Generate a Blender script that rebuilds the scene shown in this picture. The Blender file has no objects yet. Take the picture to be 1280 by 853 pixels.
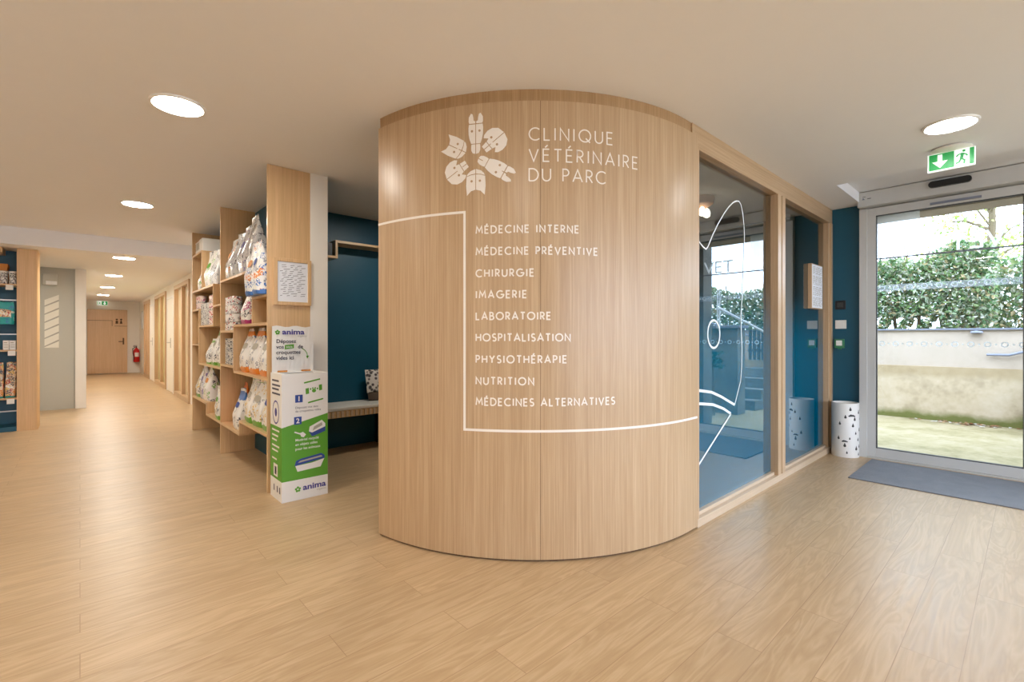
import bpy, math, random
from mathutils import Vector, Matrix
C = bpy.context.scene.collection
sc = bpy.context.scene
PI = math.pi

# ------------------------------------------------------------------ camera, sky, exposure
cam = bpy.data.cameras.new('camera'); camo = bpy.data.objects.new('camera', cam); C.objects.link(camo)
camo.location = (0, 0, 1.25); camo.rotation_euler = (PI/2, 0, -math.atan2(540, 593))
cam.sensor_width = 36; cam.lens = 593/1280*36; cam.shift_y = -6.5/1280; cam.clip_start = .05; cam.clip_end = 200
sc.camera = camo
sc.view_settings.view_transform = 'Standard'; sc.view_settings.look = 'None'
sc.view_settings.gamma = 1; sc.view_settings.use_curve_mapping = False
sc.view_settings.exposure = 0.08
sc.cycles.use_denoising = True
sc.cycles.sample_clamp_indirect = 6
sc.cycles.max_bounces = 10; sc.cycles.diffuse_bounces = 6; sc.cycles.transparent_max_bounces = 16
sc.cycles.caustics_reflective = False; sc.cycles.caustics_refractive = False
SKY = 7.4
LAMP = 112.0
w = bpy.data.worlds.new('world'); sc.world = w; w.use_nodes = True
bg = w.node_tree.nodes['Background']
bg.inputs[0].default_value = (.72, .86, 1.08, 1); bg.inputs[1].default_value = SKY
pl = bpy.data.lights.new('door_portal', 'AREA'); pl.shape = 'RECTANGLE'; pl.size = 2.5; pl.size_y = 2.45
pl.cycles.is_portal = True
po = bpy.data.objects.new('door_portal', pl); C.objects.link(po)
for nm_, lc_, rt_, sx_, sy_ in (('window_portal', (6.32, -2.56, 1.3), (PI/2, 0, PI/2), 1.9, 2.4), ('window_portal', (2.6, -3.77, 1.33), (-PI/2, 0, 0), 6.4, 2.4)):  # portals for the daylight openings added in the unseen walls
    q_ = pl.copy(); q_.size = sx_; q_.size_y = sy_; w_ = bpy.data.objects.new(nm_, q_); C.objects.link(w_); w_.location = lc_; w_.rotation_euler = rt_
po.location = (6.32, -.1, 1.23); po.rotation_euler = (PI/2, 0, PI/2)

# ------------------------------------------------------------------ helpers
rnd = random.Random(7)
def lin(c):
    c = c/255
    return c/12.92 if c <= .04045 else ((c+.055)/1.055)**2.4
def rgb(r, g, b): return (lin(r), lin(g), lin(b), 1)

class NT:
    def __init__(s, name):
        s.m = bpy.data.materials.new(name); s.m.use_nodes = True; s.t = s.m.node_tree
        s.b = s.t.nodes['Principled BSDF']; s.out = s.t.nodes['Material Output']
    def n(s, typ, **kw):
        o = s.t.nodes.new(typ)
        for k, v in kw.items():
            if k.startswith('i_'):
                key = k[2:]; key = int(key) if key.isdigit() else key
                o.inputs[key].default_value = v
            else: setattr(o, k, v)
        return o
    def l(s, a, b): s.t.links.new(a, b)
    def ramp(s, fac, stops, mode='LINEAR'):
        r = s.n('ShaderNodeValToRGB'); r.color_ramp.interpolation = mode
        e = r.color_ramp.elements
        while len(e) < len(stops): e.new(.5)
        for q, (p, c) in zip(e, stops): q.position = p; q.color = c
        s.l(fac, r.inputs[0]); return r.outputs[0]
    def mix(s, fac, a, b, blend='MIX'):
        m = s.n('ShaderNodeMix', data_type='RGBA', blend_type=blend)
        for sock, v in ((m.inputs[0], fac), (m.inputs[6], a), (m.inputs[7], b)):
            if hasattr(v, 'is_linked'): s.l(v, sock)
            else: sock.default_value = v
        return m.outputs[2]
    def math(s, op, a, b=0.0):
        m = s.n('ShaderNodeMath', operation=op)
        for sock, v in ((m.inputs[0], a), (m.inputs[1], b)):
            if hasattr(v, 'is_linked'): s.l(v, sock)
            else: sock.default_value = v
        return m.outputs[0]
    def coords(s, scale=(1, 1, 1), src='Object', loc=(0, 0, 0)):
        tc = s.n('ShaderNodeTexCoord'); mp = s.n('ShaderNodeMapping')
        mp.inputs['Scale'].default_value = scale; mp.inputs['Location'].default_value = loc
        s.l(tc.outputs[src], mp.inputs[0]); return mp.outputs[0]
    def noise(s, vec, scale=1, detail=4, rough=.55):
        n = s.n('ShaderNodeTexNoise'); n.inputs['Scale'].default_value = scale
        n.inputs['Detail'].default_value = detail; n.inputs['Roughness'].default_value = rough
        s.l(vec, n.inputs['Vector']); return n.outputs['Fac']
    def bump(s, h, strength=.2, dist=.002):
        b = s.n('ShaderNodeBump'); b.inputs['Strength'].default_value = strength; b.inputs['Distance'].default_value = dist
        s.l(h, b.inputs['Height']); s.l(b.outputs[0], s.b.inputs['Normal'])

def plain(name, col, rough=.5, metal=0, spec=.5, var=.04, emit=None, estr=0):
    k = NT(name)
    f = k.noise(k.coords(), 9, 3)
    d = tuple(c*(1-var*2) for c in col[:3])+(1,)
    k.l(k.mix(f, d, col), k.b.inputs['Base Color'])
    k.b.inputs['Roughness'].default_value = rough; k.b.inputs['Metallic'].default_value = metal
    k.b.inputs['Specular IOR Level'].default_value = spec
    if emit:
        k.b.inputs['Emission Color'].default_value = emit; k.b.inputs['Emission Strength'].default_value = estr
    return k.m

def wood(name, scale, light=(202, 173, 138), dark=(168, 136, 100), rough=.34):
    """oak veneer, fine streaks; the axis with the small scale is the grain direction"""
    k = NT(name)
    v = k.coords(scale)
    a = k.noise(v, 1, 5, .65)
    v2 = k.coords(tuple(q*.22 for q in scale), loc=(3, 1, 7)); b = k.noise(v2, 1, 3, .5)
    v3 = k.coords(tuple(q*3.2 for q in scale), loc=(1, 5, 2)); c = k.noise(v3, 1, 2, .5)
    f = k.math('ADD', k.math('MULTIPLY', a, .55), k.math('ADD', k.math('MULTIPLY', b, .25), k.math('MULTIPLY', c, .2)))
    col = k.ramp(f, [(.34, rgb(*dark)), (.5, rgb(*[(p+q)/2 for p, q in zip(light, dark)])), (.66, rgb(*light))])
    k.l(col, k.b.inputs['Base Color']); k.b.inputs['Roughness'].default_value = rough
    k.bump(c, .08, .001)
    return k.m

M = {}
M['oak'] = wood('oak_veneer_upright', (110, 110, 1.6))
M['oak_y'] = wood('oak_veneer_along_y', (110, 1.8, 110))
M['oak_x'] = wood('oak_veneer_along_x', (1.8, 110, 110))
for q_, sc_ in (('', (110, 110, 1.6)), ('_y', (110, 1.8, 110)), ('_x', (1.8, 110, 110))):
    M['shelf'+q_] = wood('oak_shelf'+(q_.replace('_', '_along_') or '_upright'), sc_, (224, 188, 142), (196, 158, 112))
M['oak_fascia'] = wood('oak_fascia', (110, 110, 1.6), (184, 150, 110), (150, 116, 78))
M['oak_pale'] = wood('pale_oak_trim', (1.8, 90, 90), (212, 190, 164), (190, 164, 134))
M['oak_pale_z'] = wood('pale_oak_post', (90, 90, 1.8), (204, 174, 140), (176, 143, 108))
M['oak_door'] = wood('oak_door_leaf', (70, 70, 1.5), (224, 190, 150), (204, 166, 124))
M['ceiling'] = plain('ceiling_paint', rgb(236, 236, 238), .8, var=.01)
M['white'] = plain('white_paint', rgb(240, 235, 226), .6, var=.015)
M['grey_wall'] = plain('grey_paint', rgb(190, 186, 172), .5, var=.015)
M['teal'] = plain('teal_paint', rgb(12, 82, 106), .42, var=.05)
M['alu'] = plain('grey_beige_aluminium', rgb(200, 199, 196), .4, var=.02)
M['alu_dark'] = plain('dark_rubber_gasket', rgb(60, 60, 60), .6)
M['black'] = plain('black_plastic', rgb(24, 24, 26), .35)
M['white_pl'] = plain('white_plastic', rgb(236, 234, 230), .4, var=.01)
M['metal'] = plain('brushed_steel', rgb(190, 188, 184), .3, .9)
M['decal'] = plain('white_vinyl_lettering', rgb(240, 232, 222), .55, var=.005)
M['decal_w'] = plain('pale_vinyl_line', rgb(236, 240, 240), .55, var=.005)
M['groove'] = plain('dark_groove', rgb(96, 68, 44), .8)
M['green'] = plain('exit_green', rgb(20, 150, 70), .4, emit=rgb(20, 165, 75), estr=.28, var=.01)
M['exit_w'] = plain('exit_white', rgb(240, 250, 240), .4, emit=rgb(240, 250, 240), estr=.55, var=.01)
M['bgreen'] = plain('print_green', rgb(92, 160, 40), .55)
M['bblue'] = plain('print_blue', rgb(48, 74, 150), .55)
M['bpurple'] = plain('print_violet', rgb(72, 62, 140), .55)
M['btext'] = plain('print_dark', rgb(70, 66, 80), .6)
M['card'] = plain('white_card', rgb(236, 232, 226), .55, var=.015)
M['paper'] = plain('white_paper', rgb(232, 234, 240), .7, var=.01)
M['orange'] = plain('orange_card', rgb(214, 140, 60), .6)
M['red'] = plain('red_enamel', rgb(200, 20, 20), .3)
M['cushion_b'] = plain('brown_cushion_band', rgb(96, 78, 64), .9)
M['pad'] = plain('pale_seat_pad', rgb(226, 220, 210), .85)
M['grey_call'] = plain('call_point_green', rgb(60, 130, 90), .45)
M['peach'] = plain('peach_lacquer', rgb(214, 160, 120), .5)
M['bulb'] = plain('frosted_bulb', rgb(255, 244, 226), .3, emit=rgb(255, 236, 205), estr=5)
M['concrete'] = None

# lamp glow
def emis(name, col, st):
    k = NT(name); e = k.n('ShaderNodeEmission'); e.inputs[0].default_value = col; e.inputs[1].default_value = st
    k.l(e.outputs[0], k.out.inputs[0]); return k.m
M['glow_warm'] = emis('downlight_diffuser_warm', (1, .95, .86, 1), LAMP)
M['glow_corridor'] = emis('downlight_diffuser_corridor', (1, .95, .85, 1), LAMP*1.9)
M['glow_cool'] = emis('downlight_diffuser_neutral', (.97, .985, 1, 1), LAMP*.7)

# floor: oak vinyl planks running along X
k = NT('oak_plank_floor')
v = k.coords()
br = k.n('ShaderNodeTexBrick'); br.offset = .37; br.offset_frequency = 2; br.squash = 1
br.inputs['Scale'].default_value = 1; br.inputs['Brick Width'].default_value = 1.22; br.inputs['Row Height'].default_value = .18
br.inputs['Mortar Size'].default_value = .0016; br.inputs['Mortar Smooth'].default_value = .2
br.inputs['Color1'].default_value = (0, 0, 0, 1); br.inputs['Color2'].default_value = (1, 1, 1, 1); br.inputs['Mortar'].default_value = (.5, .5, .5, 1)
k.l(v, br.inputs['Vector'])
# shift the grain per plank
sh = k.n('ShaderNodeVectorMath', operation='MULTIPLY_ADD'); sh.inputs[1].default_value = (13, 7, 5)
k.l(br.outputs['Color'], sh.inputs[0]); k.l(v, sh.inputs[2])
mp = k.n('ShaderNodeMapping'); mp.inputs['Scale'].default_value = (2.2, 26, 1); k.l(sh.outputs[0], mp.inputs[0])
dn = k.n('ShaderNodeTexNoise'); dn.inputs['Scale'].default_value = 1; dn.inputs['Detail'].default_value = 6; dn.inputs['Roughness'].default_value = .62; dn.inputs['Distortion'].default_value = 1.1
k.l(mp.outputs[0], dn.inputs['Vector'])
mp2 = k.n('ShaderNodeMapping'); mp2.inputs['Scale'].default_value = (1.1, 9, 1); k.l(sh.outputs[0], mp2.inputs[0])
wv = k.n('ShaderNodeTexNoise'); wv.inputs['Scale'].default_value = 1; wv.inputs['Detail'].default_value = 2; wv.inputs['Distortion'].default_value = 2.2
k.l(mp2.outputs[0], wv.inputs['Vector'])
rg = k.math('PINGPONG', k.math('MULTIPLY', wv.outputs['Fac'], 9), 1)
f = k.math('ADD', k.math('MULTIPLY', dn.outputs['Fac'], .72), k.math('MULTIPLY', rg, .28))
colr = k.ramp(f, [(.25, rgb(178, 148, 111)), (.5, rgb(190, 161, 123)), (.75, rgb(202, 174, 138))])
tone = k.mix(br.outputs['Color'], (.94, .935, .93, 1), (1.03, 1.03, 1.03, 1))
colr = k.mix(1.0, colr, tone, 'MULTIPLY')
colr = k.mix(k.math('MULTIPLY', br.outputs['Fac'], .55), colr, rgb(140, 104, 72))
k.l(colr, k.b.inputs['Base Color'])
k.l(k.ramp(dn.outputs['Fac'], [(.3, (.30,)*3+(1,)), (.7, (.44,)*3+(1,))]), k.b.inputs['Roughness'])
k.bump(k.math('SUBTRACT', dn.outputs['Fac'], br.outputs['Fac']), .10, .001)
M['floor'] = k.m

# mat, concrete, moss
k = NT('blue_grey_mat'); nz = k.noise(k.coords(), 240, 3, .8); n2 = k.noise(k.coords(), 7, 3)
k.l(k.mix(k.math('MULTIPLY', n2, .5), k.ramp(nz, [(.3, rgb(84, 86, 96)), (.7, rgb(146, 148, 154))]), rgb(160, 162, 166)), k.b.inputs['Base Color'])
k.b.inputs['Roughness'].default_value = .95; k.bump(nz, .8, .004); M['mat'] = k.m
def concrete(name, top, mid, low, moss=None):
    k = NT(name); v = k.coords(); a = k.noise(v, 2.2, 6, .6); b = k.noise(v, 14, 4, .6)
    col = k.ramp(k.math('ADD', k.math('MULTIPLY', a, .7), k.math('MULTIPLY', b, .3)), [(.33, low), (.5, mid), (.66, top)])
    if moss:
        sep = k.n('ShaderNodeSeparateXYZ'); tc = k.n('ShaderNodeTexCoord'); k.l(tc.outputs['Object'], sep.inputs[0])
        z = k.math('ADD', sep.outputs['Z'], k.math('MULTIPLY', k.math('SUBTRACT', a, .5), .28))
        g = k.ramp(z, [(.0, (1, 1, 1, 1)), (.05, (1, 1, 1, 1)), (.15, (0, 0, 0, 1))])
        col = k.mix(g, col, moss)
        t = k.ramp(z, [(.60, (0, 0, 0, 1)), (.68, (1, 1, 1, 1))])     # water-stained band under the ledge
        col = k.mix(k.math('MULTIPLY', t, .55), col, rgb(150, 128, 90))
    k.l(col, k.b.inputs['Base Color']); k.b.inputs['Roughness'].default_value = .9; k.bump(b, .3, .004); return k.m
M['wall_low'] = concrete('stained_render', rgb(200, 182, 158), rgb(188, 168, 140), rgb(156, 138, 112), rgb(104, 106, 50))
M['wall_up'] = concrete('pale_render', rgb(188, 172, 158), rgb(184, 168, 152), rgb(176, 160, 144))
M['pier'] = concrete('grey_concrete', rgb(128, 124, 115), rgb(108, 104, 97), rgb(78, 76, 73))
M['yard'] = concrete('mossy_concrete', rgb(156, 142, 116), rgb(142, 128, 94), rgb(112, 102, 62))
M['cap'] = plain('grey_coping', rgb(120, 124, 138), .6)
M['rail'] = plain('grey_painted_steel', rgb(128, 132, 148), .45)
M['rail_w'] = plain('white_painted_steel', rgb(226, 230, 232), .45)
M['fence_d'] = plain('dark_green_slats', rgb(40, 58, 62), .6)

def leaf_mat(name, cols):
    k = NT(name); g = k.n('ShaderNodeNewGeometry')
    n = len(cols)
    col = k.ramp(g.outputs['Random Per Island'], [(i/n, c) for i, c in enumerate(cols)], 'CONSTANT')
    k.l(col, k.b.inputs['Base Color']); k.b.inputs['Roughness'].default_value = .45
    tr = k.n('ShaderNodeBsdfTranslucent'); k.l(col, tr.inputs[0]); mx = k.n('ShaderNodeMixShader'); mx.inputs[0].default_value = .3
    k.l(k.b.outputs[0], mx.inputs[1]); k.l(tr.outputs[0], mx.inputs[2]); k.l(mx.outputs[0], k.out.inputs[0]); return k.m
M['leaf'] = leaf_mat('hedge_leaves', [rgb(105, 132, 73), rgb(80, 116, 66), rgb(132, 149, 95), rgb(61, 95, 58), rgb(172, 179, 149), rgb(172, 154, 112), rgb(96, 128, 84), rgb(195, 193, 176), rgb(140, 156, 123)])
M['leaf_t'] = leaf_mat('tree_leaves', [rgb(176, 196, 96), rgb(150, 180, 84), rgb(196, 206, 124), rgb(130, 160, 80)])
M['leaf_d'] = leaf_mat('dark_leaves', [rgb(40, 72, 50), rgb(56, 92, 60), rgb(32, 58, 44)])
M['bark'] = plain('bark', rgb(120, 104, 80), .9, var=.2)
M['litter'] = leaf_mat('dead_leaves', [rgb(150, 96, 60), rgb(184, 150, 110), rgb(206, 200, 190), rgb(120, 84, 56)])

def clear_glass(name, ior=1.5, tint=(1, 1, 1, 1), white=0):
    k = NT(name); tr = k.n('ShaderNodeBsdfTransparent'); tr.inputs[0].default_value = tint
    gl = k.n('ShaderNodeBsdfGlossy'); gl.inputs['Roughness'].default_value = 0
    fr = k.n('ShaderNodeFresnel'); fr.inputs[0].default_value = ior
    mx = k.n('ShaderNodeMixShader'); k.l(fr.outputs[0], mx.inputs[0]); k.l(gl.outputs[0], mx.inputs[2])
    src = tr.outputs[0]
    if white:
        d = k.n('ShaderNodeBsdfTranslucent'); d.inputs[0].default_value = (.95, .95, .95, 1)
        m2 = k.n('ShaderNodeMixShader'); m2.inputs[0].default_value = white; k.l(src, m2.inputs[1]); k.l(d.outputs[0], m2.inputs[2]); src = m2.outputs[0]
    k.l(src, mx.inputs[1]); k.l(mx.outputs[0], k.out.inputs[0]); return k.m
M['glass'] = clear_glass('door_glass', 1.35, (.97, .99, .98, 1))
M['glass_in'] = clear_glass('inner_glass_face', 1.01, (.98, .99, .99, 1))
M['film_white'] = clear_glass('white_window_film', 1.2, (1, 1, 1, 1), .32)
M['film_strip'] = clear_glass('pale_marking_strip', 1.1, (.92, .94, .98, 1), .10)
# partition glass with a blue film that fades out upwards
k = NT('blue_fade_film_glass')
tc = k.n('ShaderNodeTexCoord'); sp = k.n('ShaderNodeSeparateXYZ'); k.l(tc.outputs['Object'], sp.inputs[0])
g = k.n('ShaderNodeMapRange'); g.interpolation_type = 'SMOOTHSTEP'
g.inputs['From Min'].default_value = 1.74; g.inputs['From Max'].default_value = 1.05; g.inputs['To Min'].default_value = 0; g.inputs['To Max'].default_value = .96
k.l(sp.outputs['Z'], g.inputs[0])
tr = k.n('ShaderNodeBsdfTransparent'); tr.inputs[0].default_value = (.8, .86, .88, 1)
df = k.n('ShaderNodeBsdfDiffuse'); df.inputs[0].default_value = rgb(0, 92, 120)
m1 = k.n('ShaderNodeMixShader'); k.l(g.outputs[0], m1.inputs[0]); k.l(tr.outputs[0], m1.inputs[1]); k.l(df.outputs[0], m1.inputs[2])
gl = k.n('ShaderNodeBsdfGlossy'); gl.inputs['Roughness'].default_value = 0; gl.inputs['Color'].default_value = (.97, 1, 1, 1)
fr = k.n('ShaderNodeFresnel'); fr.inputs[0].default_value = 3.8
m2 = k.n('ShaderNodeMixShader'); k.l(fr.outputs[0], m2.inputs[0]); k.l(m1.outputs[0], m2.inputs[1]); k.l(gl.outputs[0], m2.inputs[2])
k.l(m2.outputs[0], k.out.inputs[0]); M['film'] = k.m
k = NT('white_translucent_vinyl'); d_ = k.n('ShaderNodeBsdfDiffuse'); d_.inputs[0].default_value = (.9, .9, .9, 1); t_ = k.n('ShaderNodeBsdfTranslucent'); t_.inputs[0].default_value = (.95, .95, .95, 1)
mx = k.n('ShaderNodeMixShader'); mx.inputs[0].default_value = .7; k.l(d_.outputs[0], mx.inputs[1]); k.l(t_.outputs[0], mx.inputs[2]); k.l(mx.outputs[0], k.out.inputs[0]); M['vinyl'] = k.m
M['frost'] = plain('frosted_beige_glass', rgb(226, 212, 180), .25, var=.02)
M['frost_g'] = plain('frosted_green_glass', rgb(214, 208, 160), .25, var=.02)

# cushion, bin, painted light patch
k = NT('patterned_cushion'); vv = k.n('ShaderNodeTexVoronoi'); vv.inputs['Scale'].default_value = 26; k.l(k.coords(), vv.inputs['Vector'])
k.l(k.ramp(vv.outputs['Distance'], [(.0, rgb(90, 84, 84)), (.38, rgb(150, 140, 136)), (.5, rgb(226, 218, 210))], 'CONSTANT'), k.b.inputs['Base Color'])
k.b.inputs['Roughness'].default_value = .9; M['cushion'] = k.m
M['bin'] = plain('white_enamel', rgb(236, 232, 226), .45, var=.01)
M['bin_hole'] = plain('dark_cutout', rgb(70, 68, 66), .8)
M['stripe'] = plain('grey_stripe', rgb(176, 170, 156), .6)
M['poster'] = plain('pale_poster', rgb(238, 232, 216), .6)  # pale colour stands for light falling on the grey wall

def bag_mat(name, base, low=None, top=None, inks=(), dens=.5, lowh=.16, toph=.8, rough=.32, scale=24):
    k = NT(name)
    tc = k.n('ShaderNodeTexCoord'); sp = k.n('ShaderNodeSeparateXYZ'); k.l(tc.outputs['Generated'], sp.inputs[0])
    z = sp.outputs['Z']; v = k.coords()
    col = base; wob = k.noise(v, 18, 2)
    vo = k.n('ShaderNodeTexVoronoi'); vo.inputs['Scale'].default_value = scale; k.l(v, vo.inputs['Vector'])
    sv = k.n('ShaderNodeSeparateColor'); k.l(vo.outputs['Color'], sv.inputs[0])
    for i, ink in enumerate(inks):
        lo = i/len(inks)*dens; hi = (i+1)/len(inks)*dens
        a = k.math('MULTIPLY', k.math('GREATER_THAN', sv.outputs[0], lo), k.math('LESS_THAN', sv.outputs[0], hi))
        fine = k.math('GREATER_THAN', k.noise(v, 85, 2), .5)
        col = k.mix(k.math('MULTIPLY', a, fine), col, ink)
    zz = k.math('ADD', z, k.math('MULTIPLY', k.math('SUBTRACT', wob, .5), .16))
    if low: col = k.mix(k.math('LESS_THAN', zz, lowh), col, low)
    if top: col = k.mix(k.math('GREATER_THAN', zz, toph), col, top)
    if hasattr(col, 'is_linked'): k.l(col, k.b.inputs['Base Color'])
    else: k.b.inputs['Base Color'].default_value = col
    k.b.inputs['Roughness'].default_value = rough
    k.bump(k.noise(v, 22, 3), .5, .01)
    return k.m
W = rgb(236, 234, 230)
INK = dict(o=rgb(222, 130, 40), p=rgb(92, 60, 150), b=rgb(60, 110, 180), g=rgb(110, 170, 60), r=rgb(190, 60, 60), d=rgb(70, 70, 84), k=rgb(40, 40, 44), m=rgb(170, 40, 110), y=rgb(220, 180, 50), s=rgb(150, 152, 160))
BM = {
 'silver_o': bag_mat('silver_bag_orange', rgb(214, 212, 208), None, None, (INK['o'], INK['s'], INK['d']), .45, rough=.22),
 'silver': bag_mat('silver_bag', rgb(206, 206, 206), None, None, (INK['s'], INK['d']), .5, rough=.2),
 'silver_p': bag_mat('silver_bag_violet', rgb(212, 210, 212), None, None, (INK['p'], INK['s'], INK['d']), .5, rough=.22),
 'white_p': bag_mat('white_bag_violet', W, None, INK['p'], (INK['p'], INK['b'], INK['g']), .35, toph=.86),
 'white_b': bag_mat('white_bag_blue', W, INK['b'], None, (INK['b'], INK['o'], INK['s']), .5, lowh=.1),
 'white_m': bag_mat('white_bag_magenta', W, INK['m'], None, (INK['d'], INK['m'], INK['r']), .5, lowh=.13),
 'white_o': bag_mat('white_bag_orange', W, INK['o'], INK['o'], (INK['d'], INK['s'], INK['b']), .35, lowh=.13, toph=.90),
 'orange_plain': bag_mat('orange_bag', rgb(226, 120, 44), None, None, (rgb(240, 200, 150), INK['d']), .3),
 'white_bl': bag_mat('white_bag_blue_top', W, None, INK['b'], (INK['s'], INK['d']), .25, toph=.78),
 'white_g': bag_mat('white_bag_green', W, INK['g'], None, (INK['d'], INK['y'], INK['s']), .4, lowh=.14),
 'white_gg': bag_mat('white_bag_green_top', W, INK['g'], INK['g'], (INK['d'], INK['s']), .35, lowh=.1, toph=.90),
 'white_plain': bag_mat('white_bag', W, None, None, (INK['s'], INK['g'], INK['d']), .3),
 'white_ot': bag_mat('white_bag_orange_top', W, None, INK['o'], (INK['s'], INK['p']), .3, toph=.62),
 'teal_plain': bag_mat('teal_bag', rgb(30, 160, 160), None, None, (INK['b'], rgb(230, 230, 220)), .25),
 'picture': bag_mat('printed_treat_pack', rgb(230, 200, 160), rgb(40, 150, 140), None, (INK['o'], INK['r'], INK['y'], INK['d'], rgb(240, 240, 236)), .9, lowh=.12),
 'tin_r': bag_mat('red_print_tin', W, None, None, (INK['r'], INK['s'], INK['d']), .6, rough=.4, scale=38),
 'tin_k': bag_mat('dark_print_tin', rgb(210, 206, 198), None, None, (INK['k'], INK['d'], INK['s']), .8, rough=.4, scale=38),
 'tin_p': bag_mat('pink_print_tin', rgb(232, 214, 206), None, None, (INK['r'], INK['s'], INK['d'], INK['m']), .6, rough=.4, scale=38),
 'pot': bag_mat('dark_print_pot', W, None, None, (INK['k'], INK['d']), .7, rough=.4, scale=40),
}
M.update(BM)

class MB:
    def __init__(s): s.v = []; s.f = []; s.m = []
    def add(s, vs, fs, m=0):
        b = len(s.v); s.v += [tuple(q) for q in vs]
        for f in fs: s.f.append(tuple(b+i for i in f)); s.m.append(m)
        return s
    def box(s, x0, x1, y0, y1, z0, z1, m=0):
        vs = [(x, y, z) for z in (z0, z1) for y in (y0, y1) for x in (x0, x1)]
        return s.add(vs, [(0, 2, 3, 1), (4, 5, 7, 6), (0, 1, 5, 4), (2, 6, 7, 3), (0, 4, 6, 2), (1, 3, 7, 5)], m)
    def prism(s, poly, t0, t1, mp, m=0):
        n = len(poly)
        vs = [mp(a, b, t0) for a, b in poly]+[mp(a, b, t1) for a, b in poly]
        fs = [tuple(range(n)), tuple(range(2*n-1, n-1, -1))]+[(i, n+i, n+(i+1) % n, (i+1) % n) for i in range(n)]
        return s.add(vs, fs, m)
    def tube(s, pts, r, n=10, m=0, cap=True):
        pts = [Vector(p) for p in pts]; rings = []
        rr = r if isinstance(r, (list, tuple)) else [r]*len(pts)
        b = len(s.v); u = None
        for i, p in enumerate(pts):
            t = (pts[min(i+1, len(pts)-1)]-pts[max(i-1, 0)]).normalized()
            if u is None: u = t.orthogonal().normalized()
            else: u = (u-t*u.dot(t)).normalized()
            q = t.cross(u)
            s.v += [tuple(p+rr[i]*(math.cos(a)*u+math.sin(a)*q)) for a in [2*PI*j/n for j in range(n)]]
        for i in range(len(pts)-1):
            for j in range(n):
                s.f.append((b+i*n+j, b+i*n+(j+1) % n, b+(i+1)*n+(j+1) % n, b+(i+1)*n+j)); s.m.append(m)
        if cap:
            s.f.append(tuple(b+j for j in range(n))[::-1]); s.m.append(m)
            s.f.append(tuple(b+(len(pts)-1)*n+j for j in range(n))); s.m.append(m)
        return s
    def lathe(s, prof, c=(0, 0, 0), n=32, m=0):
        b = len(s.v)
        for r, z in prof:
            s.v += [(c[0]+r*math.cos(2*PI*j/n), c[1]+r*math.sin(2*PI*j/n), c[2]+z) for j in range(n)]
        for i in range(len(prof)-1):
            for j in range(n):
                s.f.append((b+i*n+j, b+i*n+(j+1) % n, b+(i+1)*n+(j+1) % n, b+(i+1)*n+j)); s.m.append(m)
        if prof[0][0] > 1e-6: s.f.append(tuple(b+j for j in range(n))[::-1]); s.m.append(m)
        if prof[-1][0] > 1e-6: s.f.append(tuple(b+(len(prof)-1)*n+j for j in range(n))); s.m.append(m)
        return s
    def build(s, name, mats, parent=None, smooth=False, bevel=0, rel=True):
        me = bpy.data.meshes.new(name)
        off = Vector((0, 0, 0)); p = parent
        while p is not None and rel: off += Vector(p.location); p = p.parent
        me.from_pydata([(a-off.x, b-off.y, c-off.z) for a, b, c in s.v], [], s.f)
        for mm in (mats if isinstance(mats, (list, tuple)) else [mats]): me.materials.append(mm)
        for pgn, mi in zip(me.polygons, s.m): pgn.material_index = mi; pgn.use_smooth = smooth
        me.update()
        o = bpy.data.objects.new(name, me); C.objects.link(o)
        if parent: o.parent = parent
        if smooth: me.set_sharp_from_angle(angle=math.radians(40))
        if bevel:
            bv = o.modifiers.new('bevel', 'BEVEL'); bv.width = bevel; bv.segments = 2; bv.limit_method = 'ANGLE'
        return o

def tag(o, label=None, cat=None, group=None, kind=None):
    if label: o['label'] = label
    if cat: o['category'] = cat
    if group: o['group'] = group
    if kind: o['kind'] = kind
    return o
def thing(name, loc, label, cat, group=None, kind=None, rz=0):
    o = bpy.data.objects.new(name, None); C.objects.link(o); o.location = loc; o.rotation_euler = (0, 0, rz); o.empty_display_size = .1
    return tag(o, label, cat, group, kind)
def struct(name, mb, mats, label, cat, **kw):
    return tag(mb.build(name, mats, **kw), label, cat, kind='structure')
def copy_tree(o, parent=None):
    c = o.copy(); C.objects.link(c); c.parent = parent
    for ch in o.children: copy_tree(ch, c)
    return c

# ---- ribbons and lettering
def ribbon_quads(pts, wd, closed=False):
    n = len(pts); L = []
    for i in range(n):
        if closed: a, b, c = pts[i-1], pts[i], pts[(i+1) % n]
        else: a, b, c = pts[max(i-1, 0)], pts[i], pts[min(i+1, n-1)]
        d1 = Vector((b[0]-a[0], b[1]-a[1])); d2 = Vector((c[0]-b[0], c[1]-b[1]))
        if d1.length < 1e-9: d1 = d2
        if d2.length < 1e-9: d2 = d1
        d1.normalize(); d2.normalize()
        n1 = Vector((-d1.y, d1.x)); n2 = Vector((-d2.y, d2.x)); mm = (n1+n2)
        if mm.length < 1e-6: mm = n1
        mm.normalize(); kf = min(1/max(mm.dot(n1), .3), 2.2)
        L.append((Vector(b)+mm*wd/2*kf, Vector(b)-mm*wd/2*kf))
    q = []
    for i in range(n if closed else n-1):
        a, b = L[i], L[(i+1) % n]; q.append([a[0], a[1], b[1], b[0]])
    return q
def arc(cx, cy, rx, ry, a0, a1, n=12):
    return [(cx+rx*math.cos(math.radians(a0+(a1-a0)*i/n)), cy+ry*math.sin(math.radians(a0+(a1-a0)*i/n))) for i in range(n+1)]
_P = [(0, .46), (0, 1), (.22, 1)]+arc(.22, .73, .27, .27, 80, -80, 8)+[(.22, .46), (0, .46)]
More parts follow.
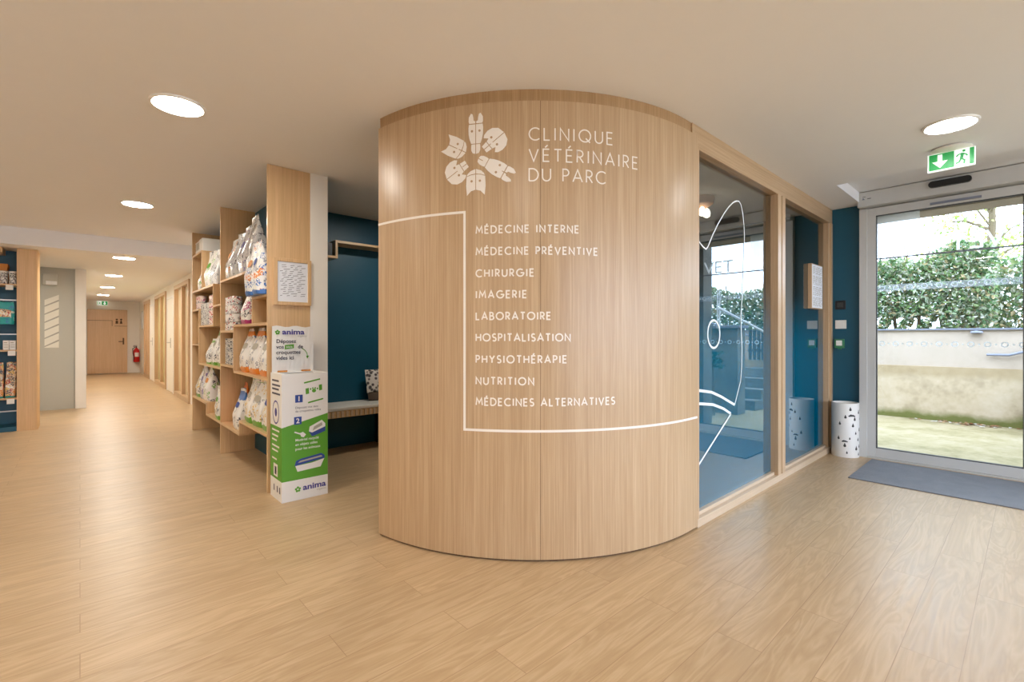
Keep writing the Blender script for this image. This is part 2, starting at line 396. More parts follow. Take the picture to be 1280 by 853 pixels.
GL = {
 'A': (.8, [[(0, 0), (.4, 1), (.8, 0)], [(.13, .32), (.67, .32)]]),
 'B': (.54, [[(0, .52), (0, 1), (.22, 1)]+arc(.22, .76, .24, .24, 80, -80, 8)+[(.22, .52), (0, .52), (0, 0), (.24, 0)]+arc(.25, .26, .29, .26, -80, 80, 8)+[(.24, .52)]]),
 'C': (.82, [arc(.5, .5, .5, .5, 48, 312, 18)]),
 'D': (.74, [[(0, 0), (0, 1), (.25, 1)]+arc(.25, .5, .49, .5, 80, -80, 12)+[(.25, 0), (0, 0)]]),
 'E': (.5, [[(.5, 1), (0, 1), (0, 0), (.5, 0)], [(0, .52), (.44, .52)]]),
 'G': (.95, [arc(.5, .5, .5, .5, 48, 350, 18)+[(.97, .48), (.55, .48)]]),
 'H': (.66, [[(0, 0), (0, 1)], [(.66, 0), (.66, 1)], [(0, .5), (.66, .5)]]),
 'I': (.06, [[(.03, 0), (.03, 1)]]),
 'L': (.46, [[(0, 1), (0, 0), (.46, 0)]]),
 'M': (.9, [[(0, 0), (.1, 1), (.45, .3), (.8, 1), (.9, 0)]]),
 'N': (.7, [[(0, 0), (0, 1), (.7, 0), (.7, 1)]]),
 'O': (1, [arc(.5, .5, .5, .5, 0, 360, 24)]),
 'P': (.49, [[(0, 0), (0, 1)], _P]),
 'Q': (1, [arc(.5, .5, .5, .5, 0, 360, 24), [(.58, .3), (.95, -.04)]]),
 'R': (.52, [[(0, 0), (0, 1)], _P, [(.2, .46), (.52, 0)]]),
 'S': (.5, [arc(.26, .745, .23, .255, 35, 250, 10)+arc(.25, .25, .25, .25, 70, -145, 10)]),
 'T': (.6, [[(0, 1), (.6, 1)], [(.3, 1), (.3, 0)]]),
 'U': (.66, [[(0, 1), (0, .35)]+arc(.33, .34, .33, .34, 190, 350, 10)+[(.66, .35), (.66, 1)]]),
 'V': (.74, [[(0, 1), (.37, 0), (.74, 1)]]),
 'Y': (.7, [[(0, 1), (.35, .48), (.7, 1)], [(.35, .48), (.35, 0)]]),
 ' ': (.32, []),
}
def stroke_text(txt, h, length, wd):
    """list of quads in (s, z), origin at the baseline's left end"""
    out = []; ws = []
    for ch in txt:
        g = {'É': 'E'}.get(ch, ch); ws.append(GL[g][0]*h)
    tr = (length-sum(ws))/(len(txt)-1); x = 0
    for ch, wg in zip(txt, ws):
        g = {'É': 'E'}.get(ch, ch)
        st = list(GL[g][1])
        if ch == 'É': st.append([(.16, 1.14), (.36, 1.34)])
        for pl_ in st:
            out += ribbon_quads([(x+a*h, b*h) for a, b in pl_], wd)
        x += wg+tr
    return out
def font_mesh(txt, size, origin, ux, uy, mb, m=0, align='LEFT', bold=0, sx=1):
    """built-in font text as faces of mb; ux, uy are the 3-D reading and up directions"""
    cu = bpy.data.curves.new('t', 'FONT'); cu.body = txt; cu.size = size; cu.align_x = align; cu.offset = bold; cu.resolution_u = 3
    o = bpy.data.objects.new('t', cu); C.objects.link(o)
    dg = bpy.context.evaluated_depsgraph_get(); me = bpy.data.meshes.new_from_object(o.evaluated_get(dg))
    O, X, Y = Vector(origin), Vector(ux), Vector(uy)
    mb.add([O+X*v.co.x*sx+Y*v.co.y for v in me.vertices], [tuple(p.vertices) for p in me.polygons], m)
    bpy.data.objects.remove(o); bpy.data.curves.remove(cu); bpy.data.meshes.remove(me)

# ================================================================== THE SETTING
H = 2.618; XW = 6.05; YG = 1.465
struct('floor', MB().box(-2.4, 6.30, -3.6, 20.6, -.1, 0), M['floor'], 'light oak plank floor running through the whole lobby and corridor', 'floor')
mb = MB()
mb.box(-2.4, 5.08, -3.6, 8.6, H, H+.25); mb.box(5.08, 6.3, 1.2, 8.6, H, H+.25); mb.box(5.08, 6.3, -3.6, -1.5, H, H+.25); mb.box(5.08, 6.3, -1.5, 1.2, 2.72, H+.25)
mb.box(-2.4, 1.7, 8.6, 20.6, 2.40, H+.25)
struct('ceiling', mb, M['ceiling'], 'off-white ceiling with a lower corridor part and a shallow recess by the entrance', 'ceiling')
struct('wall_right', MB().box(XW, 6.3, 1.215, 5.4, 0, H), M['teal'], 'teal wall between the glazed partition and the sliding entrance door', 'wall')
mb = MB(); mb.box(XW, 6.3, -1.62, -1.42, 0, H); mb.box(XW, 6.3, -3.6, -3.5, 0, H); mb.box(XW, 6.3, -3.5, -1.62, 0, .10); mb.box(XW, 6.3, -3.5, -1.62, 2.5, H); struct('wall_right_end', mb, M['white'], 'white wall past the far side of the entrance', 'wall')  # opening is added out of view to let in cool daylight
struct('trim_1', MB().box(6.10, 6.45, -1.42, 1.215, 2.47, 2.9), M['wall_up'], 'beige lintel above the entrance outside', 'lintel')
mb = MB(); mb.box(-2.4, -.6, -3.75, -3.6, 0, H+.2); mb.box(5.8, 6.3, -3.75, -3.6, 0, H+.2); mb.box(-.6, 5.8, -3.75, -3.6, 0, .15); mb.box(-.6, 5.8, -3.75, -3.6, 2.5, H+.2)  # openings added behind the camera as a source of cool daylight
for x_ in (1.0, 2.6, 4.2): mb.box(x_-.04, x_+.04, -3.75, -3.6, .15, 2.5)
struct('wall_back', mb, M['white'], 'white wall at the near end of the lobby', 'wall')
struct('wall_left', MB().box(-2.55, -2.4, -3.75, 11.3, 0, H+.2), M['white'], 'white wall along the left of the lobby', 'wall')
struct('wall_waiting', MB().box(1.56, 6.3, 5.25, 5.4, 0, H), M['teal'], 'dark teal wall behind the waiting bench', 'wall')
mb = MB(); mb.box(1.445, 1.56, 4.10, 7.52, 0, H, 1); mb.box(1.43, 1.575, 4.085, 4.10, 0, H, 0)
struct('wall_shelf_back', mb, [M['white'], M['teal']], 'short partition behind the shelving, teal with a white end', 'wall')
struct('wall_corridor_left', MB().box(-.061, .079, 11.05, 20.45, 0, 2.4), M['white'], 'white corridor wall ending in a pale pillar face', 'wall')
struct('wall_grey', MB().box(-2.4, -.061, 11.12, 11.25, 0, 2.4), M['grey_wall'], 'grey wall to the left of the pale pillar', 'wall')
struct('wall_corridor_end', MB().box(-.1, 1.7, 20.45, 20.6, 0, 2.4), M['white'], 'white end wall of the corridor', 'wall')
# corridor right wall with openings
OP = [(10.45, 12.28), (13.68, 15.83), (17.18, 18.70)]
mb = MB(); y = 7.52
for a, b in OP: mb.box(1.5, 1.65, y, a, 0, 2.4); mb.box(1.5, 1.65, a, b, 2.30, 2.4); y = b
mb.box(1.5, 1.65, y, 20.45, 0, 2.4)
struct('wall_corridor_right', mb, M['white'], 'white corridor wall with glazed oak-framed openings', 'wall')
for i, (a, b) in enumerate(OP):
    t = thing('window_%d' % (i+2), (1.5, (a+b)/2, 0), ['oak framed glazed screen nearest along the corridor', 'oak framed glazed screen with yellowish panes midway along the corridor', 'oak framed glazed screen farthest along the corridor'][i], 'glazed screen', None, 'structure')
    mb = MB(); fw = .09
    mb.box(1.47, 1.63, a, a+fw, 0, 2.30); mb.box(1.47, 1.63, b-fw, b, 0, 2.30); mb.box(1.47, 1.63, a+fw, b-fw, 2.22, 2.30); mb.box(1.47, 1.63, a+fw, b-fw, 0, .09)
    mb.build('frame', M['oak_pale_z'], t, bevel=.003)
    nm = 2 if i < 2 else 3
    ys = [a+fw+(b-a-2*fw)*q/nm for q in range(nm+1)]
    for q in range(1, nm): MB().box(1.485, 1.615, ys[q]-.05, ys[q]+.05, .09, 2.22).build('mullion', M['oak_pale_z'], t, bevel=.003)
    for q in range(nm):
        MB().box(1.545, 1.555, ys[q]+(.05 if q else 0), ys[q+1]-(.05 if q < nm-1 else 0), .09, 2.22).build('pane', M['frost_g' if i == 1 else ('oak_door' if i == 2 else 'frost')], t)
for i, (a, b, hy, lb) in enumerate([(12.45, 13.5, 12.87, 'white corridor door between the nearest and the middle glazed screens'), (15.98, 17.05, 16.43, 'white corridor door between the middle and the farthest glazed screens')]):
    t = thing('door_%d' % (i+2), (1.5, (a+b)/2, 0), lb, 'door', None, 'structure')
    MB().box(1.488, 1.5, a+.06, b-.06, .01, 2.08).build('leaf', M['white'], t, bevel=.002)
    mb = MB(); mb.box(1.48, 1.5, a, a+.05, 0, 2.13); mb.box(1.48, 1.5, b-.05, b, 0, 2.13); mb.box(1.48, 1.5, a+.05, b-.05, 2.085, 2.13); mb.build('frame', M['white_pl'], t)
    mb = MB(); mb.box(1.480, 1.488, hy-.03, hy+.03, .98, 1.20); mb.tube([(1.48, hy, 1.1), (1.44, hy, 1.1), (1.435, hy+.02, 1.1), (1.435, hy+.13, 1.1)], .011, 8); mb.build('handle', M['metal'], t, smooth=True)
# end door of the corridor
t = thing('door_1', (.67, 20.44, 0), 'oak toilet door at the far end of the corridor', 'door', None, 'structure')
MB().box(.17, 1.17, 20.40, 20.45, .02, 2.11).build('leaf', M['oak_door'], t, bevel=.004)
mb = MB(); mb.box(.17, .78, 20.396, 20.40, 1.745, 1.757); mb.box(.775, .787, 20.396, 20.40, 1.57, 1.757); mb.box(.84, 1.17, 20.396, 20.40, 1.565, 1.577); mb.build('panel_joint', M['groove'], t)
mb = MB()
for cx, skirt in ((.90, 0), (1.01, 1)):
    mb.lathe([(0, -.03), (.025, -.015), (.03, 0), (.025, .015), (0, .03)], (cx, 20.39, 1.79), 10)
    mb.prism([(cx-.035, 1.65), (cx+.035, 1.65), (cx+(.015 if skirt else .03), 1.75), (cx-(.015 if skirt else .03), 1.75)], 20.392, 20.399, lambda a, b, c: (a, c, b))
mb.build('pictogram', M['groove'], t)
mb = MB(); mb.box(1.05, 1.09, 20.39, 20.40, .96, 1.18); mb.tube([(1.07, 20.40, 1.06), (1.07, 20.35, 1.06), (1.05, 20.345, 1.06), (.94, 20.345, 1.06)], .012, 8); mb.build('handle', M['groove'], t, smooth=True)
# wall_right baseboard-free; exterior ground
struct('ground', MB().box(6.3, 30, -14, 14, -.3, -.015).box(-6, 6.3, -14, -3.75, -.3, -.015), M['yard'], 'mossy pale concrete yard outside the entrance', 'ground')

# ================================================================== CURVED WALL
CX, CY, R = 2.85, 2.94, 1.475
def cyl(th, z, off=0):
    a = math.radians(th); return (CX+(R+off)*math.cos(a), CY+(R+off)*math.sin(a), z)
TH0, TH1 = 186.8, 270.0
def curved(z0, z1, r_out, r_in, mb, m=0, th0=TH0, th1=TH1, tail=2.965, n=72, thk=0):
    pts = [(th0+(th1-th0)*i/n) for i in range(n+1)]
    out = [cyl(t, 0, r_out)[:2] for t in pts]; inn = [cyl(t, 0, r_in)[:2] for t in pts]
    if tail: out.append((tail, out[-1][1])); inn.append((tail, inn[-1][1]))
    N = len(out)
    vs = [(x, y, z0) for x, y in out]+[(x, y, z1) for x, y in out]+[(x, y, z0) for x, y in inn]+[(x, y, z1) for x, y in inn]
    fs = []
    for i in range(N-1):
        fs += [(i, i+1, N+i+1, N+i), (2*N+i+1, 2*N+i, 3*N+i, 3*N+i+1), (N+i, N+i+1, 3*N+i+1, 3*N+i), (i+1, i, 2*N+i, 2*N+i+1)]
    fs += [(0, N, 3*N, 2*N), (N-1, 3*N-1, 4*N-1, 2*N-1)]
    mb.add(vs, fs, m)
mb = MB(); curved(.012, 2.549, 0, -.09, mb)
cw = struct('wall_curved', mb, M['oak'], 'large curved oak veneer wall carrying the white clinic lettering', 'curved wall', smooth=True)
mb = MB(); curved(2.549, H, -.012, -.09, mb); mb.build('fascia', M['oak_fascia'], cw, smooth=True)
mb = MB(); curved(0, .012, -.012, -.08, mb); mb.build('plinth', M['groove'], cw, smooth=True)
mb = MB(); curved(.012, 2.549, .0008, -.004, mb, th0=228.78, th1=228.86, tail=None, n=2); mb.build('panel_joint', M['groove'], cw)
DEG = 180/PI/R
def on_cyl(quads, th0, z0, mb, m=0, off=.0022):
    for q in quads:
        mb.add([cyl(th0+p[0]*DEG, z0+p[1], off) for p in q], [tuple(range(len(q)))], m)
# frame line
def cyl_strip(mb, tha, thb, z0, z1, n=24, off=.0022):
    for i in range(n):
        a, b = tha+(thb-tha)*i/n, tha+(thb-tha)*(i+1)/n
        mb.add([cyl(a, z0, off), cyl(b, z0, off), cyl(b, z1, off), cyl(a, z1, off)], [(0, 1, 2, 3)])
mb = MB()
cyl_strip(mb, TH0, 212.45, 1.939, 1.953); cyl_strip(mb, 211.9, 212.45, .716, 1.939, 2); cyl_strip(mb, 212.45, 270, .716, .730, 40)
y0 = CY-R-.0022; mb.add([(CX, y0, .716), (2.955, y0, .716), (2.955, y0, .730), (CX, y0, .730)], [(0, 1, 2, 3)])
mb.build('outline', M['decal'], cw)
def arclen(d): return math.radians(d)*R
for txt, e, zc in [('MÉDECINE INTERNE', 237.1, 1.841), ('MÉDECINE PRÉVENTIVE', 241.4, 1.7205), ('CHIRURGIE', 227.35, 1.599), ('IMAGERIE', 225.8, 1.480), ('LABORATOIRE', 230.96, 1.360), ('HOSPITALISATION', 235.23, 1.241), ('PHYSIOTHÉRAPIE', 234.44, 1.120), ('NUTRITION', 227.35, .999), ('MÉDECINES ALTERNATIVES', 245.55, .883)]:
    mb = MB(); on_cyl(stroke_text(txt, .039, arclen(e-214.85), .0079), 214.85, zc-.0195, mb); mb.build('lettering', M['decal'], cw)
for txt, e, zb in [('CLINIQUE', 245.0, 2.330), ('VÉTÉRINAIRE', 251.5, 2.213), ('DU PARC', 243.3, 2.105)]:
    mb = MB(); on_cyl(stroke_text(txt, .067, arclen(e-226.4), .0074), 226.4, zb, mb); mb.build('lettering', M['decal'], cw)
# emblem: six animal heads round a centre
PX = .0010    # one drawing unit in metres
def head_shapes(kind):
    """solid pieces and cut lines in (radial, tangential) units"""
    sol = []; cut = []; dots = []
    if kind == 'horse':
        sol.append([(18, 0), (22, -18), (38, -26), (58, -27), (72, -25), (72, 25), (58, 27), (38, 26), (22, 18)])
        sol.append([(76, -27), (100, -36), (130, -42), (165, -43), (184, -40), (184, 40), (165, 43), (130, 42), (100, 36), (76, 27)])
        for s in (1, -1):
            e = [(189, 38*s), (200, 42*s), (225, 41*s), (246, 28*s), (240, 18*s), (222, 14*s), (205, 12*s), (200, 3*s), (189, 3*s)]
            sol.append(e if s < 0 else e[::-1])
        cut.append([(18, 0), (200, 0)]); dots = [(146, 22), (146, -22)]
    if kind == 'cat':
        sol.append([(66, 0), (76, -30), (92, -48), (104, -52), (96, -30), (92, 0), (96, 30), (104, 52), (92, 48), (76, 30)])
        sol.append([(97, 0), (100, -30), (108, -54), (160, -57), (214, -52), (190, -28), (182, 0), (190, 28), (214, 52), (160, 57), (108, 54), (100, 30)])
        cut.append([(66, 0), (182, 0)]); dots = [(134, 24), (134, -24)]
    if kind == 'dog':
        sol.append([(62, -22), (96, -26), (96, 26), (62, 22)])
        sol.append([(100, -26), (118, -32), (98, -52), (112, -64), (140, -70), (170, -64), (196, -42), (206, 0), (196, 42), (170, 64), (140, 70), (112, 64), (98, 52), (118, 32), (100, 26)])
        cut.append([(62, 0), (206, 0)])
        dots = [(134, 26), (134, -26)]
    return sol, cut, dots
mbs, mbc = MB(), MB()
LZ, LT = 2.250, 214.75
for ang, kind in [(90, 'horse'), (38, 'dog'), (-30, 'horse'), (-90, 'cat'), (212, 'dog'), (152, 'cat')]:
    ca, sa = math.cos(math.radians(ang)), math.sin(math.radians(ang))
    T = lambda p: ((p[0]*ca-p[1]*sa)*PX, (p[0]*sa+p[1]*ca)*PX)
    sol, cut, dots = head_shapes(kind)
    for s in sol: on_cyl([[T(p) for p in s]], LT, LZ, mbs)
    for c in cut: on_cyl(ribbon_quads([T(p) for p in c], .0042), LT, LZ, mbc, 0, .0030)
    for d in dots: on_cyl([[T((d[0]+7*math.cos(a), d[1]+7*math.sin(a))) for a in [2*PI*j/10 for j in range(10)]]], LT, LZ, mbc, 0, .0030)
em = mbs.build('emblem', M['decal'], cw); mbc.build('emblem_lines', M['oak'], em)

# ================================================================== GLAZED PARTITION
gp = thing('window_1', (4.5, 1.5, 0), 'glazed partition with oak posts and a blue fading film beside the curved wall', 'glazed partition', None, 'structure')
YB = 1.565
MB().box(2.9, XW, YG+.004, YB, 2.465, H).build('top_beam', M['oak_x'], gp, bevel=.002)
mb = MB(); mb.box(2.965, XW, YG, YB, 0, .055); mb.box(2.985, 5.96, YG+.03, YB, .055, .08); mb.build('sill', M['oak_pale'], gp, bevel=.002)
MB().box(2.967, 2.987, YG, YB, .055, 2.465).build('post', M['oak_pale_z'], gp, bevel=.002)
mb = MB(); mb.box(4.41, 4.488, YG, YB, .055, 2.465); mb.box(4.496, 4.575, YG-.004, YB, .055, 2.465); mb.box(4.488, 4.496, YG+.008, YB, .055, 2.465, 1); mb.build('post', [M['oak_pale_z'], M['groove']], gp, bevel=.002)
mb = MB(); mb.box(5.93, 5.985, YG+.012, YB, .055, 2.465); mb.box(5.985, XW, YG, YB, .055, 2.465); mb.build('post', M['oak_pale_z'], gp, bevel=.002)
for a, b in ((2.987, 4.41), (4.575, 5.93)):
    mb = MB(); mb.box(a, b, 1.525, 1.533, .08, 2.465, 1); mb.m[-4] = 0   # front face carries the film
    mb.build('glass_pane', [M['film'], M['glass_in']], gp)
ART = [([(3.0, 1.89), (3.107, 1.885), (3.16, 1.86), (3.205, 1.85), (3.235, 1.875), (3.30, 1.96), (3.399, 2.065), (3.48, 2.14), (3.558, 2.204), (3.64, 2.255), (3.699, 2.278), (3.75, 2.285), (3.788, 2.264), (3.82, 2.2), (3.841, 2.117), (3.85, 2.03), (3.845, 1.933), (3.832, 1.78), (3.818, 1.62), (3.80, 1.50), (3.785, 1.41), (3.79, 1.3), (3.803, 1.154), (3.80, 1.03), (3.779, .903), (3.74, .838), (3.671, .726)], .010),
       ([(3.671, .726), (3.56, .765), (3.447, .806), (3.285, .853), (3.109, .878), (2.99, .88)], .019), ([(2.99, .79), (3.109, .789), (3.31, .763), (3.475, .718), (3.604, .666)], .019), ([(3.604, .666), (3.114, .387), (2.99, .315)], .015)]
mb = MB()
for pts, wd in ART:
    for q in ribbon_quads(pts, wd): mb.add([(p[0], 1.5225, p[1]) for p in q], [(0, 1, 2, 3)])
for q in ribbon_quads(arc(3.322, 1.262, .095, .098, 0, 360, 28), .015): mb.add([(p[0], 1.5225, p[1]) for p in q], [(0, 1, 2, 3)])
mb.build('line_drawing', M['decal_w'], gp)

# ================================================================== SLIDING ENTRANCE DOOR
dr = thing('door_4', (6.02, -.1, 0), 'automatic glazed sliding entrance door in grey-beige aluminium', 'sliding door', None, 'structure')
mb = MB(); mb.box(5.98, 6.10, 1.15, 1.215, 0, 2.56); mb.box(5.98, 6.10, -1.42, -1.36, 0, 2.56); mb.build('outer_frame', M['alu'], dr, bevel=.003)
mb = MB(); mb.box(5.90, XW, -1.42, 1.215, 2.565, 2.712); mb.build('drive_header', M['alu'], dr, bevel=.006)
sn = MB()
poly = arc(.632, 2.660, .029, .029, -90, 90, 8)+arc(.395, 2.660, .029, .029, 90, 270, 8)
sn.prism(poly, 5.868, 5.90, lambda a, b, c: (c, a, b)); sn.build('motion_sensor', M['black'], dr)
mb = MB(); mb.box(5.897, 5.90, 1.145, 1.17, 2.66, 2.664, 0); mb.box(5.897, 5.90, 1.10, 1.13, 2.636, 2.642, 0); mb.prism([(1.175, 2.632), (1.150, 2.632), (1.165, 2.655)], 5.897, 5.90, lambda a, b, c: (c, a, b), 1); mb.build('header_mark', [M['alu_dark'], M['rail']], dr)
def leaf(y0, y1, x0, x1):
    st = .072; mb = MB()
    mb.box(x0, x1, y1-st, y1, .015, 2.555); mb.box(x0, x1, y0, y0+st, .015, 2.555); mb.box(x0, x1, y0+st, y1-st, 2.475, 2.555); mb.box(x0, x1, y0+st, y1-st, .015, .105)
    f_ = mb.build('leaf_frame', M['alu'], dr, bevel=.003)
    mb = MB(); g_ = .006
    for a, b, c, d in ((y0+st, y0+st+g_, .105, 2.475), (y1-st-g_, y1-st, .105, 2.475), (y0+st, y1-st, .105, .105+g_), (y0+st, y1-st, 2.475-g_, 2.475)): mb.box(x0+.003, x1-.003, a, b, c, d)
    mb.build('gasket', M['alu_dark'], f_)
    return MB().box((x0+x1)/2-.004, (x0+x1)/2+.004, y0+st, y1-st, .105, 2.475).build('glass_pane', M['glass'], f_)
leaf(-.02, 1.150, 5.995, 6.045)
leaf(-1.36, -.03, 6.05, 6.095)
mb = MB(); mb.box(5.97, 6.30, -1.42, 1.215, 0, .014); mb.build('threshold', M['alu'], dr)
mb = MB(); mb.box(5.98, 5.995, .31, .66, 2.495, 2.515); mb.build('door_latch', M['rail'], dr)
XG = 6.0185   # inner decals on the glass
mb = MB(); mb.box(XG-.010, XG-.004, .052, 1.078, 2.026, 2.04); mb.build('film_edge', M['cap'], dr)
mb = MB(); mb.box(6.0252, 6.0262, .74, 1.078, 2.045, 2.47); mb.build('film_panel', M['film_white'], dr)
mb = MB()
for ch, yy in (('V', .155), ('E', .285), ('T', .40)): font_mesh(ch, .225, (6.0275, yy, 2.05), (0, 1, 0), (0, 0, 1), mb)
mb.build('lettering', M['vinyl'], dr)
mb = MB(); mb.box(6.0245, 6.0255, .052, 1.078, 1.70, 1.765); mb.build('marking_strip', M['film_strip'], dr)
mb = MB()
for zc in (1.733, 1.172):
    for i in range(10):
        yy = 1.03-.108*i
        for q in ribbon_quads(arc(yy, zc, .021, .021, 0, 360, 14), .009): mb.add([(XG-.001, p[0], p[1]) for p in q], [(0, 1, 2, 3)])
        if i < 9:
            q = arc(yy-.054, zc, .007, .007, 0, 360, 8)[:-1]; mb.add([(XG-.001, p[0], p[1]) for p in q], [tuple(range(8))])
mb.build('marking_rings', M['vinyl'], dr)

# ================================================================== LAMPS
def downlight(x, y, z, label, group, glow='glow_warm'):
    t = thing('ceiling_downlight', (x, y, z), label, 'ceiling light', group)
    MB().lathe([(.118, -.001), (.128, -.012), (.140, -.008), (.142, 0)], (x, y, z), 40).build('trim_ring', M['white_pl'], t, smooth=True)
    MB().lathe([(.0, -.0075), (.08, -.008), (.119, -.006), (.119, -.0015)], (x, y, z), 40).build('diffuser', M[glow], t, smooth=True)
    return t
d0 = downlight(.43, 3.41, H, 'round recessed downlight on the lobby ceiling nearest the viewer on the left', 'lobby downlights')
def dl(x, y, z, label, group, glow=None):
    o = copy_tree(d0); o.location = (x, y, z); o['label'] = label; o['group'] = group
    if glow:
        for c in o.children:
            if c.name.startswith('diffuser'):
                c.data = c.data.copy(); c.data.materials[0] = M[glow]
    return o
dl(.44, 6.25, H, 'second round lobby downlight, just before the dropped beam', 'lobby downlights')
dl(4.16, .36, H, 'round downlight above the green exit sign by the entrance', 'lobby downlights', 'glow_cool')
for i, (y, lb) in enumerate([(9.0, 'first corridor downlight, right behind the dropped beam'), (11.78, 'second corridor downlight past the beam'), (14.65, 'third corridor downlight past the beam'), (17.55, 'farthest corridor downlight, near the toilet door')]):
    dl(.48, y, 2.40, lb, 'corridor downlights', 'glow_corridor')
for x, y in ((.43, .57), (-1.4, 3.4), (-1.4, .57), (-1.4, 6.25)):  # the left row is added out of view; its far lamp brightens shelf fronts
    dl(x, y, H, 'round downlight on the lobby ceiling behind the viewer', 'unseen lobby downlights', 'glow_cool' if x > 2 else None)
dl(2.6, 4.0, H, 'round downlight above the waiting bench behind the curved wall', 'waiting room downlights')  # lamp added out of sight to brighten the bench corner
dl(-1.4, 10.1, 2.40, 'round downlight in the left recess beside the corridor', 'corridor downlights')

# ================================================================== ENTRANCE FITTINGS
t = thing('exit_sign', (4.68, .40, H), 'green illuminated exit sign with arrow and running figure hanging from the lobby ceiling', 'exit sign')
MB().lathe([(0, 0), (.10, 0), (.115, -.012), (.10, -.022), (.03, -.028), (0, -.028)], (4.68, .40, H), 28).build('ceiling_base', M['white_pl'], t, smooth=True)
MB().box(4.672, 4.688, .273, .529, 2.462, 2.592).build('panel', M['exit_w'], t, bevel=.002)
def flat(polys, x, y_of, mb, m=0):
    for p in polys: mb.add([(x, y_of(a), b) for a, b in p], [tuple(range(len(p)))], m)
mb = MB(); x = 4.671
yl = lambda u: .525-u     # u metres to the right as seen from the lobby
flat([[(.004, 2.472), (.128, 2.472), (.128, 2.588), (.004, 2.588)], [(.128, 2.472), (.142, 2.472), (.142, 2.588), (.128, 2.588)], [(.222, 2.472), (.246, 2.472), (.246, 2.588), (.222, 2.588)]], x, yl, mb, 0)
flat([[(.052, 2.580), (.078, 2.580), (.078, 2.53), (.052, 2.53)], [(.022, 2.532), (.108, 2.532), (.065, 2.484)]], x-.001, yl, mb, 1)
man = [ribbon_quads([(.186, 2.562), (.182, 2.535), (.178, 2.520)], .018), ribbon_quads([(.180, 2.522), (.196, 2.508), (.194, 2.482)], .011), ribbon_quads([(.178, 2.522), (.168, 2.500), (.150, 2.492)], .011), ribbon_quads([(.186, 2.556), (.204, 2.548), (.212, 2.534)], .009), ribbon_quads([(.182, 2.556), (.164, 2.554), (.152, 2.540)], .009), [arc(.193, 2.575, .009, .009, 0, 360, 12)[:-1]]]
for q in man: flat(q, x-.001, yl, mb, 0)
mb.build('pictogram', [M['green'], M['exit_w']], t)

t = thing('umbrella_stand', (5.915, 1.322, 0), 'white metal umbrella stand with raindrop cut-outs in the teal corner', 'umbrella stand')
r_ = .120
MB().lathe([(r_-.006, .004), (r_-.001, 0), (r_, .004), (r_, .552), (r_-.002, .556), (r_-.008, .556), (r_-.010, .55), (r_-.010, .02), (0, .02)], (5.915, 1.322, 0), 48).build('body', M['bin'], t, smooth=True)
mb = MB()
def on_bin(pts, a0, z0, m=0):
    mb.add([(5.915+(r_+.0012)*math.cos(a0+p[0]/r_), 1.322+(r_+.0012)*math.sin(a0+p[0]/r_), z0+p[1]) for p in pts], [tuple(range(len(pts)))], m)
rb = random.Random(5)
drops = [(-2.9, .42), (-2.55, .50), (-2.2, .40), (-1.75, .47), (-2.35, .335), (-1.6, .29), (-2.6, .20), (-1.85, .19), (-2.05, .10), (-1.65, .12), (-2.95, .13), (-2.8, .055), (-1.75, .04), (-1.5, .40), (-3.3, .35), (-3.4, .2), (-1.2, .3), (-1.1, .15), (-2.1, .255)]
for a, z in drops:
    h_ = rb.uniform(.02, .036); wq = h_*.36
    mb = MB(); on_bin([(wq*math.cos(q), -h_*.25+wq*math.sin(q)) for q in [PI+PI*j/8 for j in range(9)]]+[(0, h_*.75)], a, z); mb.build('raindrop_cutout', M['bin_hole'], t)
for a, z, s_ in ((-2.42, .428, 1), (-2.95, .165, .8), (-1.3, .48, .9)):     # little clouds
    mb = MB()
    for dx, dz, rr in ((-.024, 0, .010), (-.010, .006, .015), (.008, .005, .013), (.024, 0, .009)):
        on_bin([(dx*s_+rr*s_*math.cos(q), dz*s_+rr*s_*.8*math.sin(q)) for q in [2*PI*j/12 for j in range(12)]], a, z)
    mb.build('cloud_cutout', M['bin_hole'], t)

t = thing('key_switch', (XW, 1.393, 1.58), 'black square control plate highest on the teal wall strip', 'control plate')
MB().box(XW-.012, XW, 1.346, 1.440, 1.534, 1.628).build('plate', M['black'], t, bevel=.003)
MB().box(XW-.018, XW-.012, 1.366, 1.420, 1.556, 1.606).build('button', M['alu_dark'], t, bevel=.003)
t = thing('light_switch', (XW, 1.39, 1.37), 'white square light switch in the middle of the teal wall strip', 'light switch')
MB().box(XW-.010, XW, 1.340, 1.441, 1.326, 1.418).build('plate', M['white_pl'], t, bevel=.003)
MB().box(XW-.015, XW-.010, 1.362, 1.419, 1.343, 1.401).build('rocker', M['white_pl'], t, bevel=.003)
t = thing('call_point', (XW, 1.397, 1.165), 'small green door release box under the light switch on the teal wall', 'door release')
MB().box(XW-.045, XW, 1.354, 1.440, 1.118, 1.216).build('housing', M['grey_call'], t, bevel=.005)
MB().box(XW-.049, XW-.045, 1.370, 1.424, 1.145, 1.200).build('pane', M['white_pl'], t, bevel=.002)
MB().box(XW-.038, XW-.01, 1.382, 1.412, 1.106, 1.118).build('key_tab', M['grey_call'], t)

t = tag(MB().box(4.99, 5.90, -1.25, 1.095, 0, .009).build('door_mat', M['mat'], None, bevel=.003), 'blue-grey entrance mat on the floor in front of the sliding door', 'door mat')

